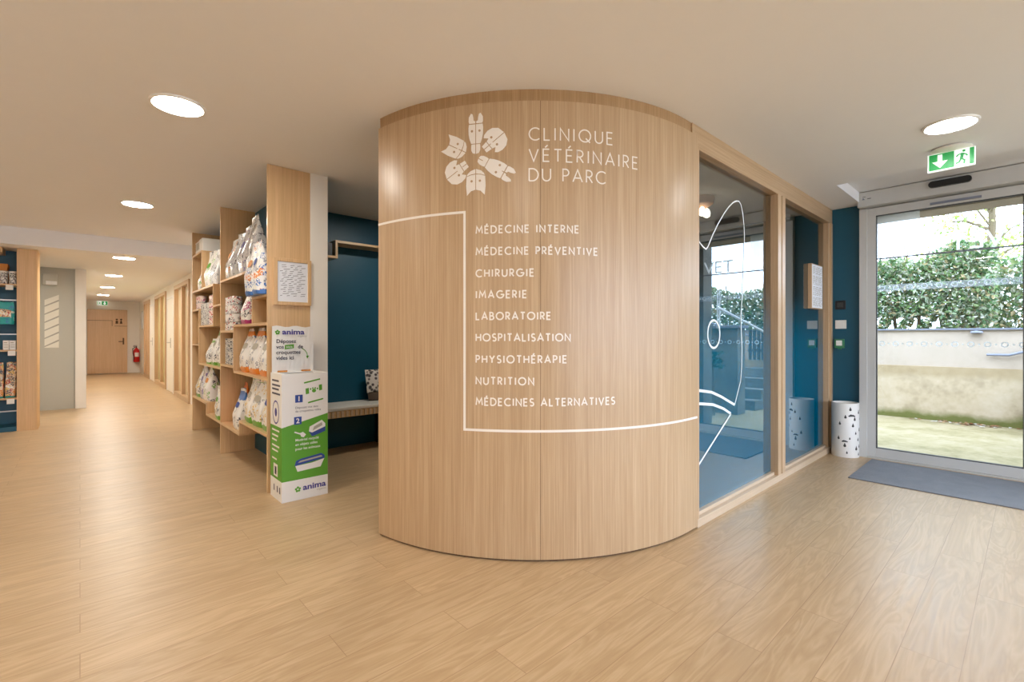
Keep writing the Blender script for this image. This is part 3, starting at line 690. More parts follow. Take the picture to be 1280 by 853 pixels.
# notice case mounted on the lobby side of the partition glass
t = thing('notice_case', (5.585, 1.505, 1.75), 'shallow wooden notice case with a white printed sheet mounted on the partition glass', 'notice case')
MB().box(5.41, 5.76, 1.489, 1.5245, 1.526, 1.978).build('case', M['oak_pale_z'], t, bevel=.002)
MB().box(5.418, 5.752, 1.486, 1.489, 1.534, 1.970).build('sheet', M['paper'], t)
mb = MB(); rr = random.Random(2)
for i in range(30):
    z = 1.945-i*.0135; x0 = 5.44
    while x0 < 5.72:
        l_ = rr.uniform(.02, .08)
        if i % 8 != 6: mb.box(x0, min(x0+l_, 5.735), 1.485, 1.486, z, z+.0055)
        x0 += l_+rr.uniform(.012, .04)
tag(mb.build('lettering', M['stripe'], t), kind='stuff')

# flush lamp inside the waiting room, seen through the top of the glass
t = thing('ceiling_lamp', (4.55, 2.2, H), 'peach ceiling lamp with two small bulbs seen through the top of the partition glass', 'ceiling lamp')
MB().lathe([(0, 0), (.11, 0), (.115, -.02), (.10, -.07), (.05, -.10), (0, -.105)], (4.55, 2.2, H), 28).build('canopy', M['peach'], t, smooth=True)
for dx in (-.05, .05):
    MB().lathe([(0, 0), (.018, -.01), (.035, -.05), (.028, -.085), (0, -.1)], (4.55+dx, 2.2-.02, H-.10), 16).build('bulb', M['bulb'], t, smooth=True)

# ================================================================== SHELVING
XF, XB = 1.10, 1.43
su = thing('shelving_unit', (1.26, 5.8, 0), 'tall stepped oak shelving unit holding pet food along the lobby', 'shelving unit')
for yy, nm in ((4.088, 'upright'), (5.79, 'upright'), (7.49, 'upright')):
    MB().box(XF, XB, yy, yy+.026, 0, H-.002).build(nm, M['shelf'], su, bevel=.0015)
T_ = .022
def board(y0, y1, z): MB().box(XF, XB, y0, y1, z-T_, z).build('shelf', M['shelf_y'], su, bevel=.0012)
def divider(y, z0, z1): MB().box(XF, XB, y-T_/2, y+T_/2, z0, z1).build('divider', M['shelf'], su, bevel=.0012)
BA = 4.114; BZ = 5.79; FA = 5.816; FZ = 7.49
board(4.55, BZ, 1.833); board(BA, 4.55, 1.585); divider(4.55, 1.36, 1.811)
board(BA, 5.22, 1.358); board(5.23, BZ, 1.305); divider(5.225, .912, 1.358-T_)
board(5.23, BZ, .955); board(BA, 5.214, .912)
board(5.0, BZ, .335); board(BA, 5.0, .460); divider(5.0, .335, .438)
board(6.86, FZ, 2.300); divider(6.855, 1.833, 2.278); board(6.19, FZ, 1.833); divider(6.18, 1.375, 1.833)
board(7.06, FZ, 1.590); board(FA, 6.17, 1.592); divider(7.05, .913, 1.59); board(6.17, 7.04, 1.378)
board(7.06, FZ, 1.145); board(FA, 7.05, .913)
board(6.58, FZ, .460); divider(6.575, .333, .46); board(FA, 6.58, .333)

def bag_depth(t_, dp):
    if t_ < .06: return dp*(.90+.10*(t_/.06)**.5)
    if t_ < .38: return dp*(1+.05*math.sin(PI*(t_-.06)/.5))
    if t_ < .86: u = (t_-.38)/.48; return dp*(1.03*(1-u)+.14*u)
    return dp*.14*max(.25, 1-(t_-.86)*7)
def bag_rings(wd, dp, h, seed, z0=0, z1=1, n=28, m=16, puff=0):
    rb = random.Random(seed); mb = MB(); R_ = []
    ph = rb.uniform(0, 6); lean = rb.uniform(-.03, .01)
    for i in range(m+1):
        t_ = z0+(z1-z0)*i/m
        d_ = bag_depth(t_, dp)+puff
        w_ = wd*(.97+.03*math.sin(PI*t_))*(1 if t_ < .80 else 1-.06*(t_-.80)/.2) + puff*2
        ring = []
        for j in range(n):
            a = 2*PI*j/n; c_, s_ = math.cos(a), math.sin(a)
            e = .42
            x_ = math.copysign(abs(c_)**e, c_)*w_/2*(.97 if t_ < .02 else 1); y_ = math.copysign(abs(s_)**e, s_)*d_/2
            k_ = math.sin(PI*min(1, t_*1.1))
            cr = .005*math.sin(5*a+ph+7*t_)*k_+.003*math.sin(11*a+ph*2+13*t_)*k_
            q_ = min(1, d_/dp)
            ring.append((x_+cr*.6, y_+cr*q_+lean*t_*t_+.012*math.sin(ph+4.0*x_/wd)*max(0, t_-.7)*3.3, t_*h+.006*math.sin(ph+9*x_/wd)*max(0, t_-.9)*10))
        R_.append(ring)
    for ring in R_: mb.v += ring
    for i in range(m):
        for j in range(n): mb.f.append((i*n+j, i*n+(j+1) % n, (i+1)*n+(j+1) % n, (i+1)*n+j)); mb.m.append(0)
    mb.f.append(tuple(range(n))[::-1]); mb.m.append(0); mb.f.append(tuple(m*n+j for j in range(n))); mb.m.append(0)
    return mb
def bag_label(wd, dp, h, seed, zc, hw, hh):
    """a printed patch that follows the pouch's front"""
    rb = random.Random(seed); rb.uniform(0, 6); lean = rb.uniform(-.03, .01)
    mb = MB(); n, m = 8, 5; vs = []
    for i in range(n+1):
        u = -1+2*i/n
        for j in range(m+1):
            v_ = -1+2*j/m; t_ = zc+hh*v_*(1-.35*u*u)
            vs.append((u*hw*wd, -bag_depth(t_, dp)/2*(1-.02*u*u)+lean*t_*t_-.0065, t_*h))
    nv = len(vs)
    return mb.add(vs, [(i*(m+1)+j, (i+1)*(m+1)+j, (i+1)*(m+1)+j+1, i*(m+1)+j+1) for i in range(n) for j in range(m)])
def bag(x, y, z, wd, dp, h, mat, label, group, seed, ink=None, rz=0.0, seal='silver', tilt=0.0):
    """front faces -X (towards the lobby)"""
    t = thing('pet_food_bag', (x, y, z+.001), label, 'pet food bag', group, rz=-PI/2+rz)
    t.rotation_euler.x = -tilt
    bag_rings(wd, dp, h, seed, 0, .93).build('pouch', M[mat], t, smooth=True, rel=False)
    bag_rings(wd, dp, h, seed, .93, 1.0, m=4).build('top_seal', M['white_pl' if seal is None else seal], t, smooth=False, rel=False)
    # printed label on the front, following the pouch
    if ink:
        mb = bag_label(wd, dp, h, seed, .60, .26, .07)
        mb.build('label', M[ink], t, rel=False)
    return t
def tin(x, y, z, r, h, mat, label, group, src=[{}]):
    key = (mat, r, h)
    if key in src[0]:
        o = copy_tree(src[0][key]); o.location = (x, y, z+.0005); o.rotation_euler.z = rnd.uniform(0, 6); o['label'] = label; o['group'] = group; return o
    t = thing('food_tin', (x, y, z+.0005), label, 'food tin', group)
    MB().lathe([(r-.003, .003), (r-.001, .004), (r-.001, h-.005), (r-.003, h-.004)], (0, 0, 0), 22).build('body', M[mat], t, smooth=True, rel=False)
    mb = MB()
    mb.lathe([(0, 0), (r-.002, 0), (r, .002), (r-.002, .005)], (0, 0, 0), 22); mb.lathe([(r-.002, h-.006), (r, h-.003), (r-.002, h), (r-.006, h-.001), (r-.008, h-.004), (0, h-.004)], (0, 0, 0), 22)
    mb.build('rim', M['metal'], t, smooth=True, rel=False); src[0][key] = t; return t

NB = 'pet food bags in the near shelving bay'; FB = 'pet food bags in the far shelving bay'
# near bay, top board
for a in [
 (1.22, 5.61, 1.833, .24, .16, .42, 'silver_o', 'silver bag with orange print, farthest back on the top board of the near shelving bay', NB, 1, 'orange'),
 (1.22, 5.34, 1.833, .24, .16, .44, 'silver', 'plain silver bag, second from the middle upright on the top board of the near bay', NB, 2, None),
 (1.22, 5.06, 1.833, .25, .17, .47, 'silver_p', 'silver bag with violet label, third from the middle upright on the top near board', NB, 3, 'bpurple'),
 (1.24, 4.77, 1.833, .25, .17, .51, 'silver', 'tall plain silver bag at the stepped end of the top board in the near bay', NB, 4, None),
 (1.285, 4.335, 1.585, .33, .17, .59, 'white_p', 'largest white bag with a violet top corner, at the back beside the end panel', NB, 5, 'bblue'),
 (1.105, 4.435, 1.585, .19, .14, .45, 'white_b', 'white and blue bag with an orange picture, in front of the largest violet-topped bag', NB, 6, 'orange'),
 (1.105, 4.230, 1.585, .18, .14, .44, 'white_b', 'white and blue bag with a dark blue badge, right against the end panel', NB, 7, 'bblue'),
 (1.19, 4.96, 1.358, .22, .14, .35, 'white_m', 'white bag with a magenta foot standing alone on the second near board', NB, 8, None),
 (1.25, 4.99, .912, .28, .19, .405, 'white_o', 'orange-topped white bag at the left of the waist-high board in the near bay', NB, 9, 'stripe'),
 (1.25, 4.66, .912, .28, .19, .405, 'white_o', 'orange-topped white bag in the middle of the waist-high board in the near bay', NB, 10, 'stripe'),
 (1.25, 4.33, .912, .28, .19, .405, 'white_o', 'orange-topped white bag next to the end panel on the waist-high board', NB, 11, 'stripe'),
 (1.30, 5.58, .335, .22, .15, .42, 'orange_plain', 'orange bag at the far left of the lowest board in the near bay', NB, 12, None),
 (1.21, 5.28, .335, .26, .17, .39, 'white_bl', 'white bag with a crumpled blue top on the lowest board of the near bay', NB, 13, 'bblue'),
 (1.25, 4.84, .460, .26, .18, .415, 'white_g', 'green-footed white bag, leftmost of three on the low raised board of the near bay', NB, 14, 'stripe'),
 (1.25, 4.55, .460, .26, .18, .405, 'white_g', 'green-footed white bag, middle of three on the low raised board of the near bay', NB, 15, 'stripe'),
 (1.25, 4.27, .460, .24, .18, .40, 'white_g', 'green-footed white bag with blue badge, closest to the end panel on the low raised board', NB, 16, 'bblue'),
 # far bay
 (1.27, 7.18, 1.833, .18, .12, .30, 'white_plain', 'small white bag at the left of the upper board in the far bay', FB, 21, None),
 (1.25, 6.66, 1.833, .28, .18, .43, 'white_plain', 'big white bag with green mark and pinched top on the upper far board', FB, 22, 'bgreen'),
 (1.26, 6.34, 1.833, .26, .16, .42, 'silver', 'pale silver bag half hidden by the middle upright on the upper far board', FB, 23, None),
 (1.22, 6.63, .913, .21, .14, .30, 'white_gg', 'small white bag with green top and foot on the waist-high far board', FB, 24, None),
 (1.25, 6.36, .913, .23, .17, .41, 'white_gg', 'taller green-topped white bag, left of its twin on the waist-high far board', FB, 25, 'stripe'),
 (1.25, 6.02, .913, .21, .17, .46, 'white_gg', 'taller green-topped white bag beside the middle upright', FB, 26, 'stripe'),
 (1.20, 7.30, .460, .20, .15, .36, 'white_g', 'white and green bag at the far end of the low far board', FB, 27, None),
 (1.25, 7.05, .460, .22, .16, .42, 'silver_p', 'grey and violet bag, second from the far end of the low board', FB, 28, 'bpurple'),
 (1.25, 6.78, .460, .27, .17, .41, 'white_plain', 'white bag with yellow badge in the middle of the low far board', FB, 29, 'orange'),
 (1.31, 6.33, .333, .28, .15, .53, 'white_ot', 'tall white bag with broad orange top at the back of the lowest far board', FB, 30, None),
 (1.17, 6.06, .333, .26, .12, .36, 'white_g', 'white bag with bright green foot in front of the orange-topped bag', FB, 31, 'bgreen'),
]:
    x_, y_, z_, w_, d_, h_, mt, lb, gr, sd, ik = a
    if x_ < 1.275: x_ = min(x_, 1.118+d_*.53)
    bag(x_, y_, z_, w_, d_, h_, mt, lb, gr, sd, ik, rz=random.Random(sd).uniform(-.08, .08), seal=mt)
# tins
def stack(ys, xs, z, r, h, n, mat, label, group):
    for y_ in ys:
        for x_ in xs:
            for i in range(n): tin(x_, y_, z+i*(h+.001), r, h, mat, label, group)
stack((5.69, 5.59, 5.49, 5.39), (1.17,), 1.305, .046, .085, 4, 'tin_r', 'red-print white tin in the tall block of tins in the near bay', 'red-print tins in the near bay')
stack((5.69, 5.59, 5.49, 5.39), (1.17,), .955, .046, .066, 4, 'tin_k', 'dark-print grey tin in the block on the small near bay board', 'dark-print tins in the near bay')
stack((6.98, 6.88, 6.78, 6.68, 6.58), (1.16,), 1.378, .046, .066, 4, 'tin_k', 'dark-print grey tin in the broad block of tins in the far bay', 'dark-print tins in the far bay')
stack((6.48, 6.38), (1.16,), 1.378, .046, .085, 4, 'tin_p', 'pink-print tin beside the dark tins on the far bay board', 'pink-print tins beside the dark tins')
stack((7.38, 7.28, 7.18), (1.17,), 1.590, .046, .085, 2, 'tin_p', 'pink-print tin on the small upper left board of the far bay', 'pink-print tins on the small far board')
# files and carton on the top board of the far bay
for i in range(4):
    y_ = 7.42-i*.085
    o = thing('document_box', (1.25, y_, 2.30), ['white document box at the far end of the top board', 'white document box second from the far end of the top board', 'white document box third from the far end of the top board', 'white document box next to the white carton on the top board'][i], 'document box', 'document boxes on the top far board')
    MB().box(1.13, 1.38, y_-.036, y_+.036, 2.301, 2.47).build('case', M['card'], o, bevel=.003)
    MB().box(1.128, 1.13, y_-.022, y_+.022, 2.36, 2.45).build('spine_label', M['stripe'], o)
o = thing('carton', (1.27, 6.95, 2.30), 'white carton at the right end of the highest far shelf board', 'carton')
MB().box(1.115, 1.425, 6.86, 7.09, 2.301, 2.435).build('base', M['card'], o, bevel=.003)
MB().box(1.110, 1.429, 6.855, 7.095, 2.40, 2.455).build('lid', M['card'], o, bevel=.003)
MB().box(1.34, 1.38, 6.8535, 6.855, 2.412, 2.44).build('label', M['bpurple'], o)

# picture frame on the end panel
t = thing('picture_frame', (1.286, 4.088, 1.69), 'oak framed handwritten notice hanging on the shelving end panel', 'picture frame')
mb = MB(); fx0, fx1, fz0, fz1, fw = 1.141, 1.432, 1.499, 1.878, .028
mb.box(fx0, fx0+fw, 4.066, 4.088, fz0, fz1); mb.box(fx1-fw, fx1, 4.066, 4.088, fz0, fz1); mb.box(fx0+fw, fx1-fw, 4.066, 4.088, fz0, fz0+fw); mb.box(fx0+fw, fx1-fw, 4.066, 4.088, fz1-fw, fz1)
mb.build('frame', M['shelf'], t, bevel=.002)
MB().box(fx0+fw, fx1-fw, 4.074, 4.084, fz0+fw, fz1-fw).build('sheet', M['paper'], t)
mb = MB(); rr = random.Random(11)
for i in range(16):
    z = fz1-.058-i*.0165; x0 = fx0+.045+rr.uniform(0, .03)
    while x0 < fx1-.07:
        l_ = rr.uniform(.015, .05); x1 = min(x0+l_, fx1-.045); mb.add([(x0, 4.0732, z), (x1, 4.0732, z+.004), (x1, 4.0732, z+.0075), (x0, 4.0732, z+.0035)], [(0, 1, 2, 3)]); x0 = x1+rr.uniform(.01, .035)
mb.build('lettering', M['btext'], t)

# ================================================================== COLLECTION BOX
t = thing('collection_box', (1.28, 3.90, 0), 'white and green cardboard collection box printed with instructions, standing before the shelving end panel', 'collection box')
x0, x1, y0, y1, zt = 1.110, 1.452, 3.764, 4.045, .962
mb = MB()
# four walls, open slot in the top
mb.box(x0, x1, y0, y1, 0, .17, 0); 
GZ = .655
mb2 = MB()
def slab(poly, z0, z1, m): mb2.box(*poly, z0, z1, m)
mb2.box(x0, x1, y0, y1, 0, .155, 0)
# green middle band, rising towards the right on the front
def wedge(za, zb, zc, zd, m):
    vs = [(x0, y0, za), (x1, y0, zb), (x1, y1, zb), (x0, y1, za), (x0, y0, zc), (x1, y0, zd), (x1, y1, zd), (x0, y1, zc)]
    mb2.add(vs, [(0, 3, 2, 1), (4, 5, 6, 7), (0, 1, 5, 4), (1, 2, 6, 5), (2, 3, 7, 6), (3, 0, 4, 7)], m)
wedge(.155, .155, .560, .640, 1); wedge(.560, .640, .962-.03, .962-.03, 0)
for a in ((x0, x1, y0, y0+.02), (x0, x1, y1-.06, y1), (x0, x0+.03, y0+.02, y1-.06), (x1-.03, x1, y0+.02, y1-.06)): mb2.box(*a, .932, .962, 0)
body = mb2.build('carton', [M['card'], M['bgreen']], t)
mb = MB(); mb.box(x0+.03, x1-.03, y0+.02, y1-.06, .932, .9335); mb.build('slot', M['black'], t)
mb = MB(); yb = 4.012
# header card, slightly waved
N = 10; vs = []
for j, z in enumerate((.955, 1.08, 1.2, 1.325)):
    for i in range(N+1):
        u = i/N; vs.append((1.112+u*.315-(.012 if j == 0 else 0)*0, yb+.004*math.sin(u*9+j*1.3), z+(.006*math.sin(u*14) if j == 3 else 0)))
nv = len(vs); vs += [(a, b+.004, c) for a, b, c in vs]
fs = []
for j in range(3):
    for i in range(N):
        q = (j*(N+1)+i, j*(N+1)+i+1, (j+1)*(N+1)+i+1, (j+1)*(N+1)+i); fs += [q, tuple(nv+k_ for k_ in q[::-1])]
per = [i for i in range(N+1)]+[j*(N+1)+N for j in range(1, 4)]+[3*(N+1)+i for i in range(N-1, -1, -1)]+[j*(N+1) for j in (2, 1)]
fs += [(per[i], per[(i+1) % len(per)], nv+per[(i+1) % len(per)], nv+per[i]) for i in range(len(per))]
hd = MB().add(vs, fs).build('header_card', M['card'], t)
for a, b in ((1.15, 1.22), (1.33, 1.40)): MB().box(a, b, yb-.02, yb-.006, .955, .975).build('tape', M['orange'], t)
EX, EZ = (1, 0, 0), (0, 0, 1)
yh = yb-.0065
mb = MB()
font_mesh('anima', .058, (1.185, yh, 1.262), EX, EZ, mb, 0, bold=.0016, sx=1.25)
font_mesh('organics', .022, (1.300, yh, 1.242), EX, EZ, mb, 2)
for q in [arc(1.150+.012*math.cos(a), 1.278+.012*math.sin(a), .008, .008, 0, 360, 8)[:-1] for a in (.3, 1.6, 2.9, 4.2, 5.4)]: mb.add([(p[0], yh, p[1]) for p in q], [tuple(range(8))], 1)
mb.build('logo', [M['bpurple'], M['bgreen'], M['stripe']], hd)
mb = MB()
for i, l_ in enumerate(('Déposez', 'vos         de', 'croquettes', 'vides ici')): font_mesh(l_, .042, (1.140, yh, 1.193-i*.044), EX, EZ, mb, 0, bold=.0008)
mb.add([(a, yh, b) for a, b in ((1.203, 1.142), (1.272, 1.150), (1.274, 1.182), (1.205, 1.176))], [(0, 1, 2, 3)], 1)
font_mesh('sacs', .03, (1.213, yh-.001, 1.154), EX, EZ, mb, 2)
for q in ribbon_quads([(1.335, 1.148), (1.360, 1.132), (1.375, 1.108), (1.380, 1.075)], .005)+[[(1.368, 1.085), (1.392, 1.088), (1.378, 1.062)]]: mb.add([(p[0], yh, p[1]) for p in q], [tuple(range(len(q)))], 1)
mb.build('lettering', [M['btext'], M['bgreen'], M['card']], hd)
yf = y0-.0012
mb = MB()
# step badges
for n_, bx, bz in (('1', 1.205, .742), ('2', 1.197, .575)):
    mb = MB(); mb.add([(bx, yf, bz), (bx+.055, yf, bz), (bx+.055, yf, bz+.058), (bx, yf, bz+.058)], [(0, 1, 2, 3)], 0)
    font_mesh(n_, .052, (bx+.0275, yf-.001, bz+.011), EX, EZ, mb, 1, 'CENTER', .0012)
    mb.build('step_badge', [M['bblue'], M['card']], t)
mb = MB()
for i, l_ in enumerate(('Déposez vos sacs', 'de croquettes vides')): font_mesh(l_, .0235, (1.206, yf, .695-i*.027), EX, (.0, 0, 1), mb, 0, sx=1.02)
mb.build('lettering', [M['btext'], M['card']], t); mb = MB()
for i, l_ in enumerate(('Matériel recyclé', 'en objets utiles', 'pour les animaux')): font_mesh(l_, .027, (1.206, yf, .448-i*.034), EX, EZ, mb, 1, bold=.0004)
mb.build('lettering', [M['btext'], M['card']], t)
mb = MB()
P2 = lambda pts, m, dy=0: mb.add([(a, yf-dy, b) for a, b in pts], [tuple(range(len(pts)))], m)
# treat packet with paw
for q in ribbon_quads([(1.270, .888), (1.392, .912)], .011)+ribbon_quads([(1.300, .734), (1.416, .756)], .011): P2(q, 0)
P2([(1.283, .800), (1.308, .804), (1.306, .848), (1.281, .844)], 0); P2([(1.384, .822), (1.408, .826), (1.406, .870), (1.382, .866)], 0)
P2(arc(1.345, .824, .016, .014, 0, 360, 12)[:-1], 0)
for a in (-26, -9, 9, 26): P2(arc(1.345+a*.001, .846-abs(a)*.0003, .006, .008, 0, 360, 8)[:-1], 0)
mb.build('treat_pictogram', [M['bgreen'], M['card'], M['bblue'], M['stripe']], t); mb = MB()
for q in ribbon_quads([(1.200, .520), (1.245, .500)], .010): P2(q, 1)
P2([(1.240, .508), (1.262, .514), (1.285, .492), (1.268, .472), (1.248, .480)], 1)
mb.build('scoop_pictogram', [M['bgreen'], M['card'], M['bblue'], M['stripe']], t); mb = MB()
P2([(1.306, .512), (1.330, .470), (1.432, .500), (1.432, .540), (1.420, .548)], 2); P2([(1.306, .512), (1.312, .548), (1.405, .590), (1.432, .560), (1.432, .536), (1.330, .500)], 1, .0004); P2([(1.335, .515), (1.345, .545), (1.405, .572), (1.41, .548)], 3, .0008)
mb.build('carrier_pictogram', [M['bgreen'], M['card'], M['bblue'], M['stripe']], t); mb = MB()
P2([(1.200, .262), (1.212, .300), (1.250, .312), (1.400, .330), (1.426, .312), (1.428, .288)], 2); P2([(1.206, .262), (1.222, .216), (1.395, .226), (1.424, .286), (1.33, .268)], 1, .0004); P2([(1.225, .282), (1.24, .296), (1.40, .314), (1.41, .302)], 3, .0008)
mb.build('tray_pictogram', [M['bgreen'], M['card'], M['bblue'], M['stripe']], t)
mb = MB()
font_mesh('anima', .062, (1.262, yf, .068), EX, EZ, mb, 0, bold=.0018, sx=1.2)
font_mesh('organics', .022, (1.365, yf, .045), EX, EZ, mb, 2)
for a in (.3, 1.6, 2.9, 4.2, 5.4): P2q = arc(1.225+.014*math.cos(a), .082+.014*math.sin(a), .009, .009, 0, 360, 8)[:-1]; mb.add([(p[0], yf, p[1]) for p in P2q], [tuple(range(8))], 1)
mb.build('logo', [M['bpurple'], M['bgreen'], M['stripe']], t)
xs_ = x0-.0012; mb = MB(); rr = random.Random(3)
S2 = lambda pts, m: mb.add([(xs_, a, b) for a, b in pts], [tuple(range(len(pts)))], m)
for i, z in enumerate((.90, .865, .835, .80)): S2([(4.0, z), (3.83-.03*(i % 2), z), (3.83-.03*(i % 2), z+.014), (4.0, z+.014)], 0)
mb.build('side_lettering', [M['btext'], M['card'], M['bpurple']], t); mb = MB()
for q in ribbon_quads(arc(3.905, .665, .075, .085, 0, 360, 24), .012): S2(q, 2)
S2(arc(3.905, .665, .028, .034, 0, 360, 12)[:-1], 2)
mb.build('side_stamp', [M['btext'], M['card'], M['bpurple']], t); mb = MB()
for i, z in enumerate((.52, .48, .445, .40, .365, .30)): S2([(4.0, z), (3.82+.03*(i % 3), z), (3.82+.03*(i % 3), z+.013), (4.0, z+.013)], 1)
mb.build('side_lettering', [M['btext'], M['card'], M['bpurple']], t); mb = MB()
S2([(3.96, .175), (3.86, .175), (3.86, .27), (3.96, .27)], 1); S2([(3.93, .19), (3.89, .19), (3.89, .25), (3.93, .25)], 0)
mb.build('side_label', [M['btext'], M['card'], M['bpurple']], t); mb = MB()
for a in (3.96, 3.88, 3.82):
    mb = MB(); S2([(a, .06), (a-.025, .06), (a-.02, .11), (a, .105)], 0); mb.build('side_symbol', [M['btext'], M['card'], M['bpurple']], t)

# ================================================================== WAITING CORNER
t = thing('bench', (2.8, 5.0, 0), 'pale padded waiting bench along the dark teal wall behind the curved wall', 'bench')
MB().box(1.565, 4.6, 4.80, 5.245, .405, .475).build('seat_base', M['shelf_x'], t, bevel=.002)
mb = MB()
for i in range(60): mb.box(1.59+i*.05, 1.615+i*.05, 4.788, 4.80, .41, .47)
mb.build('slat_front', M['oak_pale'], t)
MB().box(1.565, 4.6, 4.79, 5.245, .476, .51).build('seat_pad', M['pad'], t, bevel=.008)
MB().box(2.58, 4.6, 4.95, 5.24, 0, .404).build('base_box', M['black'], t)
t = thing('cushion', (2.52, 5.12, .66), 'patterned grey and white cushion with a brown lower band leaning on the teal wall', 'cushion')
def cushion(x0_, x1_, zb, zt_, yc, th, nm, mat):
    mb = MB(); n = 10; g = {}
    for sd in (-1, 1):
        for i in range(n+1):
            for j in range(n+1):
                u, v_ = i/n*2-1, j/n*2-1
                th_ = th*(1-abs(u)**3)**.5*(1-abs(v_)**3)**.5
                g[sd, i, j] = len(mb.v); mb.v.append((x0_+(x1_-x0_)*i/n, yc+sd*th_/2+.06*(v_*.5), zb+(zt_-zb)*j/n))
        for i in range(n):
            for j in range(n):
                q = (g[sd, i, j], g[sd, i+1, j], g[sd, i+1, j+1], g[sd, i, j+1]); mb.f.append(q if sd < 0 else q[::-1]); mb.m.append(0)
    return mb.build(nm, M[mat], t, smooth=True)
cushion(2.41, 2.84, .60, .86, 5.12, .12, 'cover', 'cushion'); cushion(2.42, 2.83, .512, .62, 5.095, .13, 'band', 'cushion_b')
t = thing('wall_shelf', (2.6, 5.13, 2.2), 'stepped oak wall shelf high on the dark teal wall', 'wall shelf')
MB().box(1.565, 2.045, 5.02, 5.25, 2.080, 2.106).build('lower_board', M['shelf_x'], t, bevel=.0015)
MB().box(2.019, 2.045, 5.02, 5.25, 2.106, 2.249).build('riser', M['shelf'], t, bevel=.0015)
MB().box(2.019, 3.9, 5.02, 5.25, 2.249, 2.276).build('upper_board', M['shelf_x'], t, bevel=.0015)
t = thing('speaker', (1.90, 5.14, 2.106), 'small black box on the lower step of the wall shelf', 'speaker')
MB().box(1.80, 2.0, 5.05, 5.24, 2.107, 2.245).build('cabinet', M['black'], t, bevel=.006)
MB().lathe([(0, 0), (.05, 0), (.055, .006), (.05, .01), (.02, .004), (0, .004)], (0, 0, 0), 20).build('cone', M['alu_dark'], t, smooth=True, rel=False)
c_ = [c for c in t.children if c.name.startswith('cone')][0]; c_.rotation_euler.x = PI/2; c_.location = (0, -.092, .07)

# ================================================================== LEFT DISPLAY UNIT
t = thing('display_unit', (-1.1, 9.15, 0), 'dark-backed display shelving with an oak end panel at the far left', 'display shelving')
mb = MB(); mb.box(-.612, -.43, 8.95, 9.35, 0, 2.398); 
for i in range(6): mb.tube([(-.43, 8.965+i*.07, 0), (-.43, 8.965+i*.07, 2.398)], .016, 8)
mb.build('end_panel', M['shelf'], t, smooth=False)
MB().box(-2.39, -.612, 9.33, 9.35, 0, 2.398).build('back_panel', M['teal'], t)
MB().box(-2.39, -.612, 8.97, 9.33, 0, .06).build('plinth', M['teal'], t)
MB().box(-2.39, -.612, 8.95, 9.33, 2.30, 2.398).build('top_board', M['shelf_x'], t) if False else MB().box(-2.39, -.74, 8.95, 9.33, 2.33, 2.398).build('top_board', M['shelf_x'], t, bevel=.002)
for z in (1.93, 1.066, .437): MB().box(-2.39, -.613, 8.99, 9.33, z-.022, z).build('shelf', M['shelf_x'], t, bevel=.0015)
for z in (1.738, 1.275, .233): MB().box(-2.39, -.613, 9.315, 9.33, z-.012, z+.004).build('rail', M['metal'], t)
for x, z in ((-.68, 1.85), (-.66, .99), (-.67, .36)): MB().box(x-.035, x+.035, 8.982, 8.988, z, z+.065).build('price_tag', M['white_pl'], t)
GLU = 'packs on the far-left display unit'
for i, x in enumerate((-.655, -.735, -.815)):
    o = thing('printed_pot', (x, 9.07, 1.93), ['dark-print pot closest to the oak end panel of the far-left unit', 'dark-print pot in the middle of the row on the far-left unit', 'dark-print pot at the left of the row on the far-left unit'][i], 'pot', 'dark-print pots on the far-left unit')
    MB().lathe([(0, 0), (.034, 0), (.036, .004), (.037, .15)], (x, 9.07, 1.931), 20).build('body', M['pot'], o, smooth=True)
    MB().lathe([(.039, .145), (.039, .165), (.034, .17), (0, .17)], (x, 9.07, 1.931), 20).build('lid', M['white_pl'], o, smooth=True)
o = thing('orange_carton', (-.80, 9.22, 1.93), 'orange carton behind the dark-print pots on the far-left unit', 'carton')
MB().box(-.90, -.71, 9.12, 9.32, 1.931, 2.16).build('box', M['orange'], o, bevel=.003); MB().box(-.905, -.705, 9.118, 9.322, 2.15, 2.20).build('lid', M['orange'], o, bevel=.003)
def flatbag(name, x, y, z, wd, dp, h, mat, label, cat, group, seed, panel=None):
    o = thing(name, (x, y, z+.001), label, cat, group)
    bag_rings(wd, dp, h, seed, 0, .93).build('pouch', M[mat], o, smooth=True, rel=False); bag_rings(wd, dp, h, seed, .93, 1, m=4).build('top_seal', M[mat], o, rel=False)
    if panel:
        mb = bag_label(wd, dp, h, seed, .48, .36, .2); mb.build('label', M[panel], o, rel=False)
    return o
o = flatbag('treat_bag', -.745, 9.03, 1.400, .22, .06, .29, 'teal_plain', 'teal bag with a picture panel hanging in the middle of the far-left unit', 'treat bag', None, 61, 'picture')
MB().tube([(0, .0, .285), (0, .02, .30), (0, .28, .30)], .004, 6).build('hook', M['metal'], o, rel=False)
for i, x in enumerate((-.652, -.712)):
    o = thing('small_box', (x, 9.03, 1.066), ['small white box nearer the oak end panel on the far-left unit', 'small white box farther from the oak end panel on the far-left unit'][i], 'box', 'small white boxes on the far-left unit')
    MB().box(x-.028, x+.028, 9.0, 9.07, 1.0665, 1.19).build('carton', M['white_pl'], o, bevel=.002)
    mb = MB(); mb.box(x-.02, x+.02, 8.9985, 9.0, 1.13, 1.136); mb.box(x-.02, x+.02, 8.9985, 9.0, 1.10, 1.106); mb.box(x-.02, x+.01, 8.9985, 9.0, 1.155, 1.165); mb.build('print', M['stripe'], o)
flatbag('treat_bag', -.676, 9.055, .437, .095, .08, .24, 'picture', 'short printed treat pack next to the end panel on the low far-left shelf', 'treat bag', GLU, 62)
flatbag('treat_bag', -.79, 9.055, .437, .11, .08, .24, 'picture', 'short printed treat pack farther from the end panel on the low far-left shelf', 'treat bag', GLU, 63)
